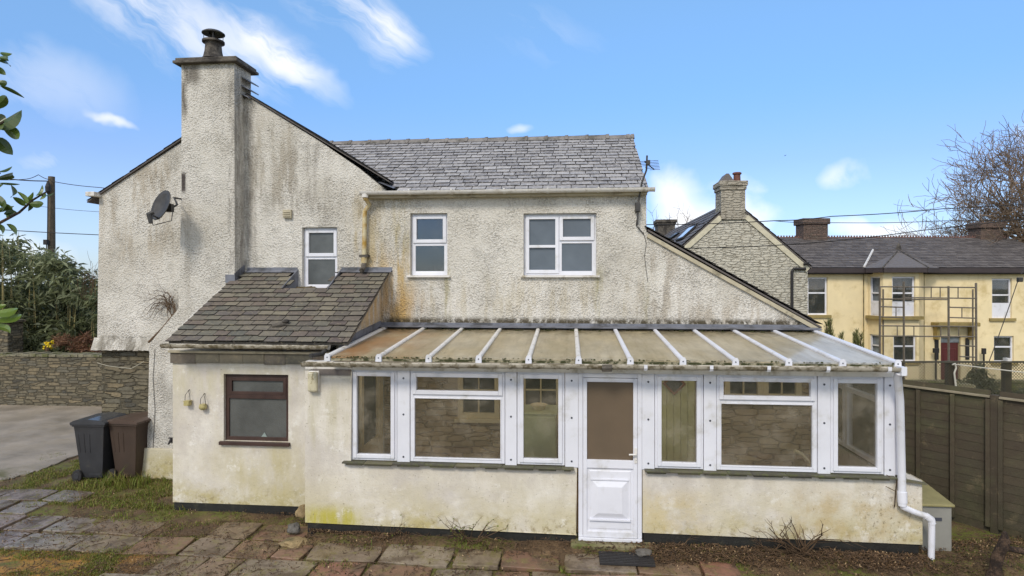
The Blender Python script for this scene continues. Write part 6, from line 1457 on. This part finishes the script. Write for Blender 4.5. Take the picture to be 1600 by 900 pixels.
b = MB(); p = PD(1226, 243, 40); b.add([p, p+Vector((.12,0,.06)), p+Vector((.05,0,-.02)), p+Vector((-.1,.02,.07)), p+Vector((0,.05,-.03))], [(0,1,2),(0,2,3),(0,4,2)]); tag(b.build('bird', MT['cable'], None), 'tiny dark bird flying high in the sky above the far chimney', 'bird')

# ================= SKY, SUN, CAMERA =================
w = bpy.data.worlds.new('World'); S.world = w; w.use_nodes = True; w.node_tree.nodes.clear(); t = T(w.node_tree)
SUN_EL, SUN_AZ = 42., 198.      # azimuth clockwise from +Y
el, az = math.radians(SUN_EL), math.radians(SUN_AZ)
sky = t.n('ShaderNodeTexSky', sky_type='NISHITA', sun_disc=False, sun_elevation=el, sun_rotation=az, air_density=1.0, dust_density=.4, ozone_density=1.6)
gen = t.n('ShaderNodeTexCoord', out=None).outputs['Generated']
sp = t.n('ShaderNodeSeparateXYZ', {0: gen}, out=None).outputs
yy = t.m('MAXIMUM', sp[1], .05); gx, gzz = t.m('DIVIDE', sp[0], yy), t.m('DIVIDE', sp[2], yy)
gv = t.n('ShaderNodeCombineXYZ', {0: gx, 1: gzz, 2: 0.})
front = t.mr(sp[1], .1, .3)
total = None
n_str = t.noise(1, 6, .6, v=t.map((5,14,1), rot=(0,0,.6), v=gv), dist=.4)
n_puf = t.noise(6, 6, .6, v=gv, dist=.3)
warp = t.noise(5, 4, .6, v=gv, out=1)
gvw = t.n('ShaderNodeVectorMath', {0: gv, 1: t.n('ShaderNodeVectorMath', {0: t.n('ShaderNodeVectorMath', {0: warp, 1: (.5,.5,.5)}, operation='SUBTRACT'), 3: .10}, operation='SCALE')}, operation='ADD')
gvr = t.n('ShaderNodeVectorRotate', {'Vector': gvw, 'Axis': (0,0,1), 'Angle': .62})
n_w2 = t.noise(1, 7, .62, v=t.n('ShaderNodeVectorMath', {0: gvr, 1: (3.2,15,1)}, operation='MULTIPLY'), dist=.3)
def G(px, py): d = ray(px, py); return d.x/d.y, d.z/d.y
def cloud(x0, y0, x1, y1, wd, k, wisp=True, lo=.3):
    """elongated cloud between two sky directions"""
    global total
    a, b_ = G(x0, y0), G(x1, y1); cx_, cy_ = (a[0]+b_[0])/2, (a[1]+b_[1])/2; an = math.atan2(b_[1]-a[1], b_[0]-a[0]); L = math.hypot(b_[0]-a[0], b_[1]-a[1])/2
    v = t.n('ShaderNodeVectorMath', {0: gvw, 1: (cx_, cy_, 0)}, operation='SUBTRACT')
    v = t.n('ShaderNodeVectorRotate', {'Vector': v, 'Axis': (0,0,1), 'Angle': -an})
    v = t.n('ShaderNodeVectorMath', {0: v, 1: (1/L, 1/(wd/F), 1)}, operation='MULTIPLY')
    ln = t.n('ShaderNodeVectorMath', {0: v}, out=1, operation='LENGTH')
    mk = t.mr(ln, .1, 1.2, 1., 0.); nn = t.mr(n_w2 if wisp else n_puf, lo, lo+.32)
    f = t.m('MULTIPLY', t.m('MULTIPLY', mk, nn), k); total = f if total is None else t.m('ADD', total, f)
cloud(60, -90, 440, 120, 95, .5, lo=.3); cloud(350, 0, 560, 175, 34, .5, lo=.32); cloud(300, 20, 540, 170, 90, .3, lo=.3); cloud(430, -40, 680, 75, 48, .55, lo=.32); cloud(560, 10, 660, 120, 60, .3, lo=.3); cloud(-60, 60, 240, 200, 90, .25, lo=.2); cloud(700, 20, 1000, 90, 60, .12, lo=.3)
cloud(120, 180, 215, 198, 10, .45, lo=.2); cloud(0, 250, 130, 245, 28, .25); cloud(-100, 400, 160, 390, 60, .55, lo=.1)
cloud(1000, 300, 1110, 300, 50, .7, False, .22); cloud(1090, 300, 1215, 300, 30, .5, False, .25); cloud(990, 345, 1260, 345, 34, .8, False, .2)
cloud(1255, 290, 1370, 255, 30, .5, False, .24); cloud(1240, 350, 1480, 355, 22, .65, False, .2); cloud(790, 200, 835, 208, 14, .4, lo=.2); cloud(1330, 330, 1640, 330, 34, .35); cloud(1560, 200, 1700, 260, 40, .3)
hz = t.mr(sp[2], -.02, .3, .22, .05)
tot = t.m('MULTIPLY', t.m('MINIMUM', total, 1.), front, clamp=True)
# cloud veil added behind the viewer, out of view, to light the facade neutrally
veil = t.m('MULTIPLY', t.mr(t.noise(2.2, 6, .6, v=gen), .35, .6), t.mr(sp[1], -.1, .25, .85, 0.))
tint = t.mix(1., sky, t.ramp(sp[2], [(0., (.26,.38,.62,1)), (.18, (.31,.46,.69,1)), (.28, (.38,.60,.78,1)), (.42, (.50,.78,.92,1)), (1., (.55,.8,.92,1))]), 'MULTIPLY'); tint = t.mix(1., tint, (1.84,1.78,1.76,1), 'MULTIPLY')
cmix = t.mix(t.m('MAXIMUM', t.m('MAXIMUM', tot, veil), hz), tint, CLOUD)
bg = t.n('ShaderNodeBackground', {0: cmix, 1: SKY_K}); t.n('ShaderNodeOutputWorld', {0: bg}, out=None)
sd = bpy.data.lights.new('sun', 'SUN'); sd.energy = SUN_K; sd.angle = math.radians(14); sd.color = (1., .92, .80); so = bpy.data.objects.new('sun', sd); COL.objects.link(so)
dvec = Vector((math.sin(az)*math.cos(el), math.cos(az)*math.cos(el), math.sin(el))); so.rotation_euler = dvec.to_track_quat('Z', 'Y').to_euler(); so.location = (0, -10, 20)
cd = bpy.data.cameras.new('camera'); co = bpy.data.objects.new('camera', cd); COL.objects.link(co); S.camera = co
cd.sensor_width = 36; cd.lens = 36*F/1600; cd.shift_y = -(450-HY)/1600*1.0; cd.clip_end = 2000; cd.clip_start = .05
co.location = CAM; co.rotation_euler = (math.radians(90), 0, TH)
S.view_settings.view_transform = 'Standard'; S.view_settings.look = 'None'; S.view_settings.exposure = EXPO; S.view_settings.gamma = 1
S.render.engine = 'CYCLES'; S.cycles.max_bounces = 8; S.cycles.transparent_max_bounces = 12
S.render.resolution_x = 1024; S.render.resolution_y = 576
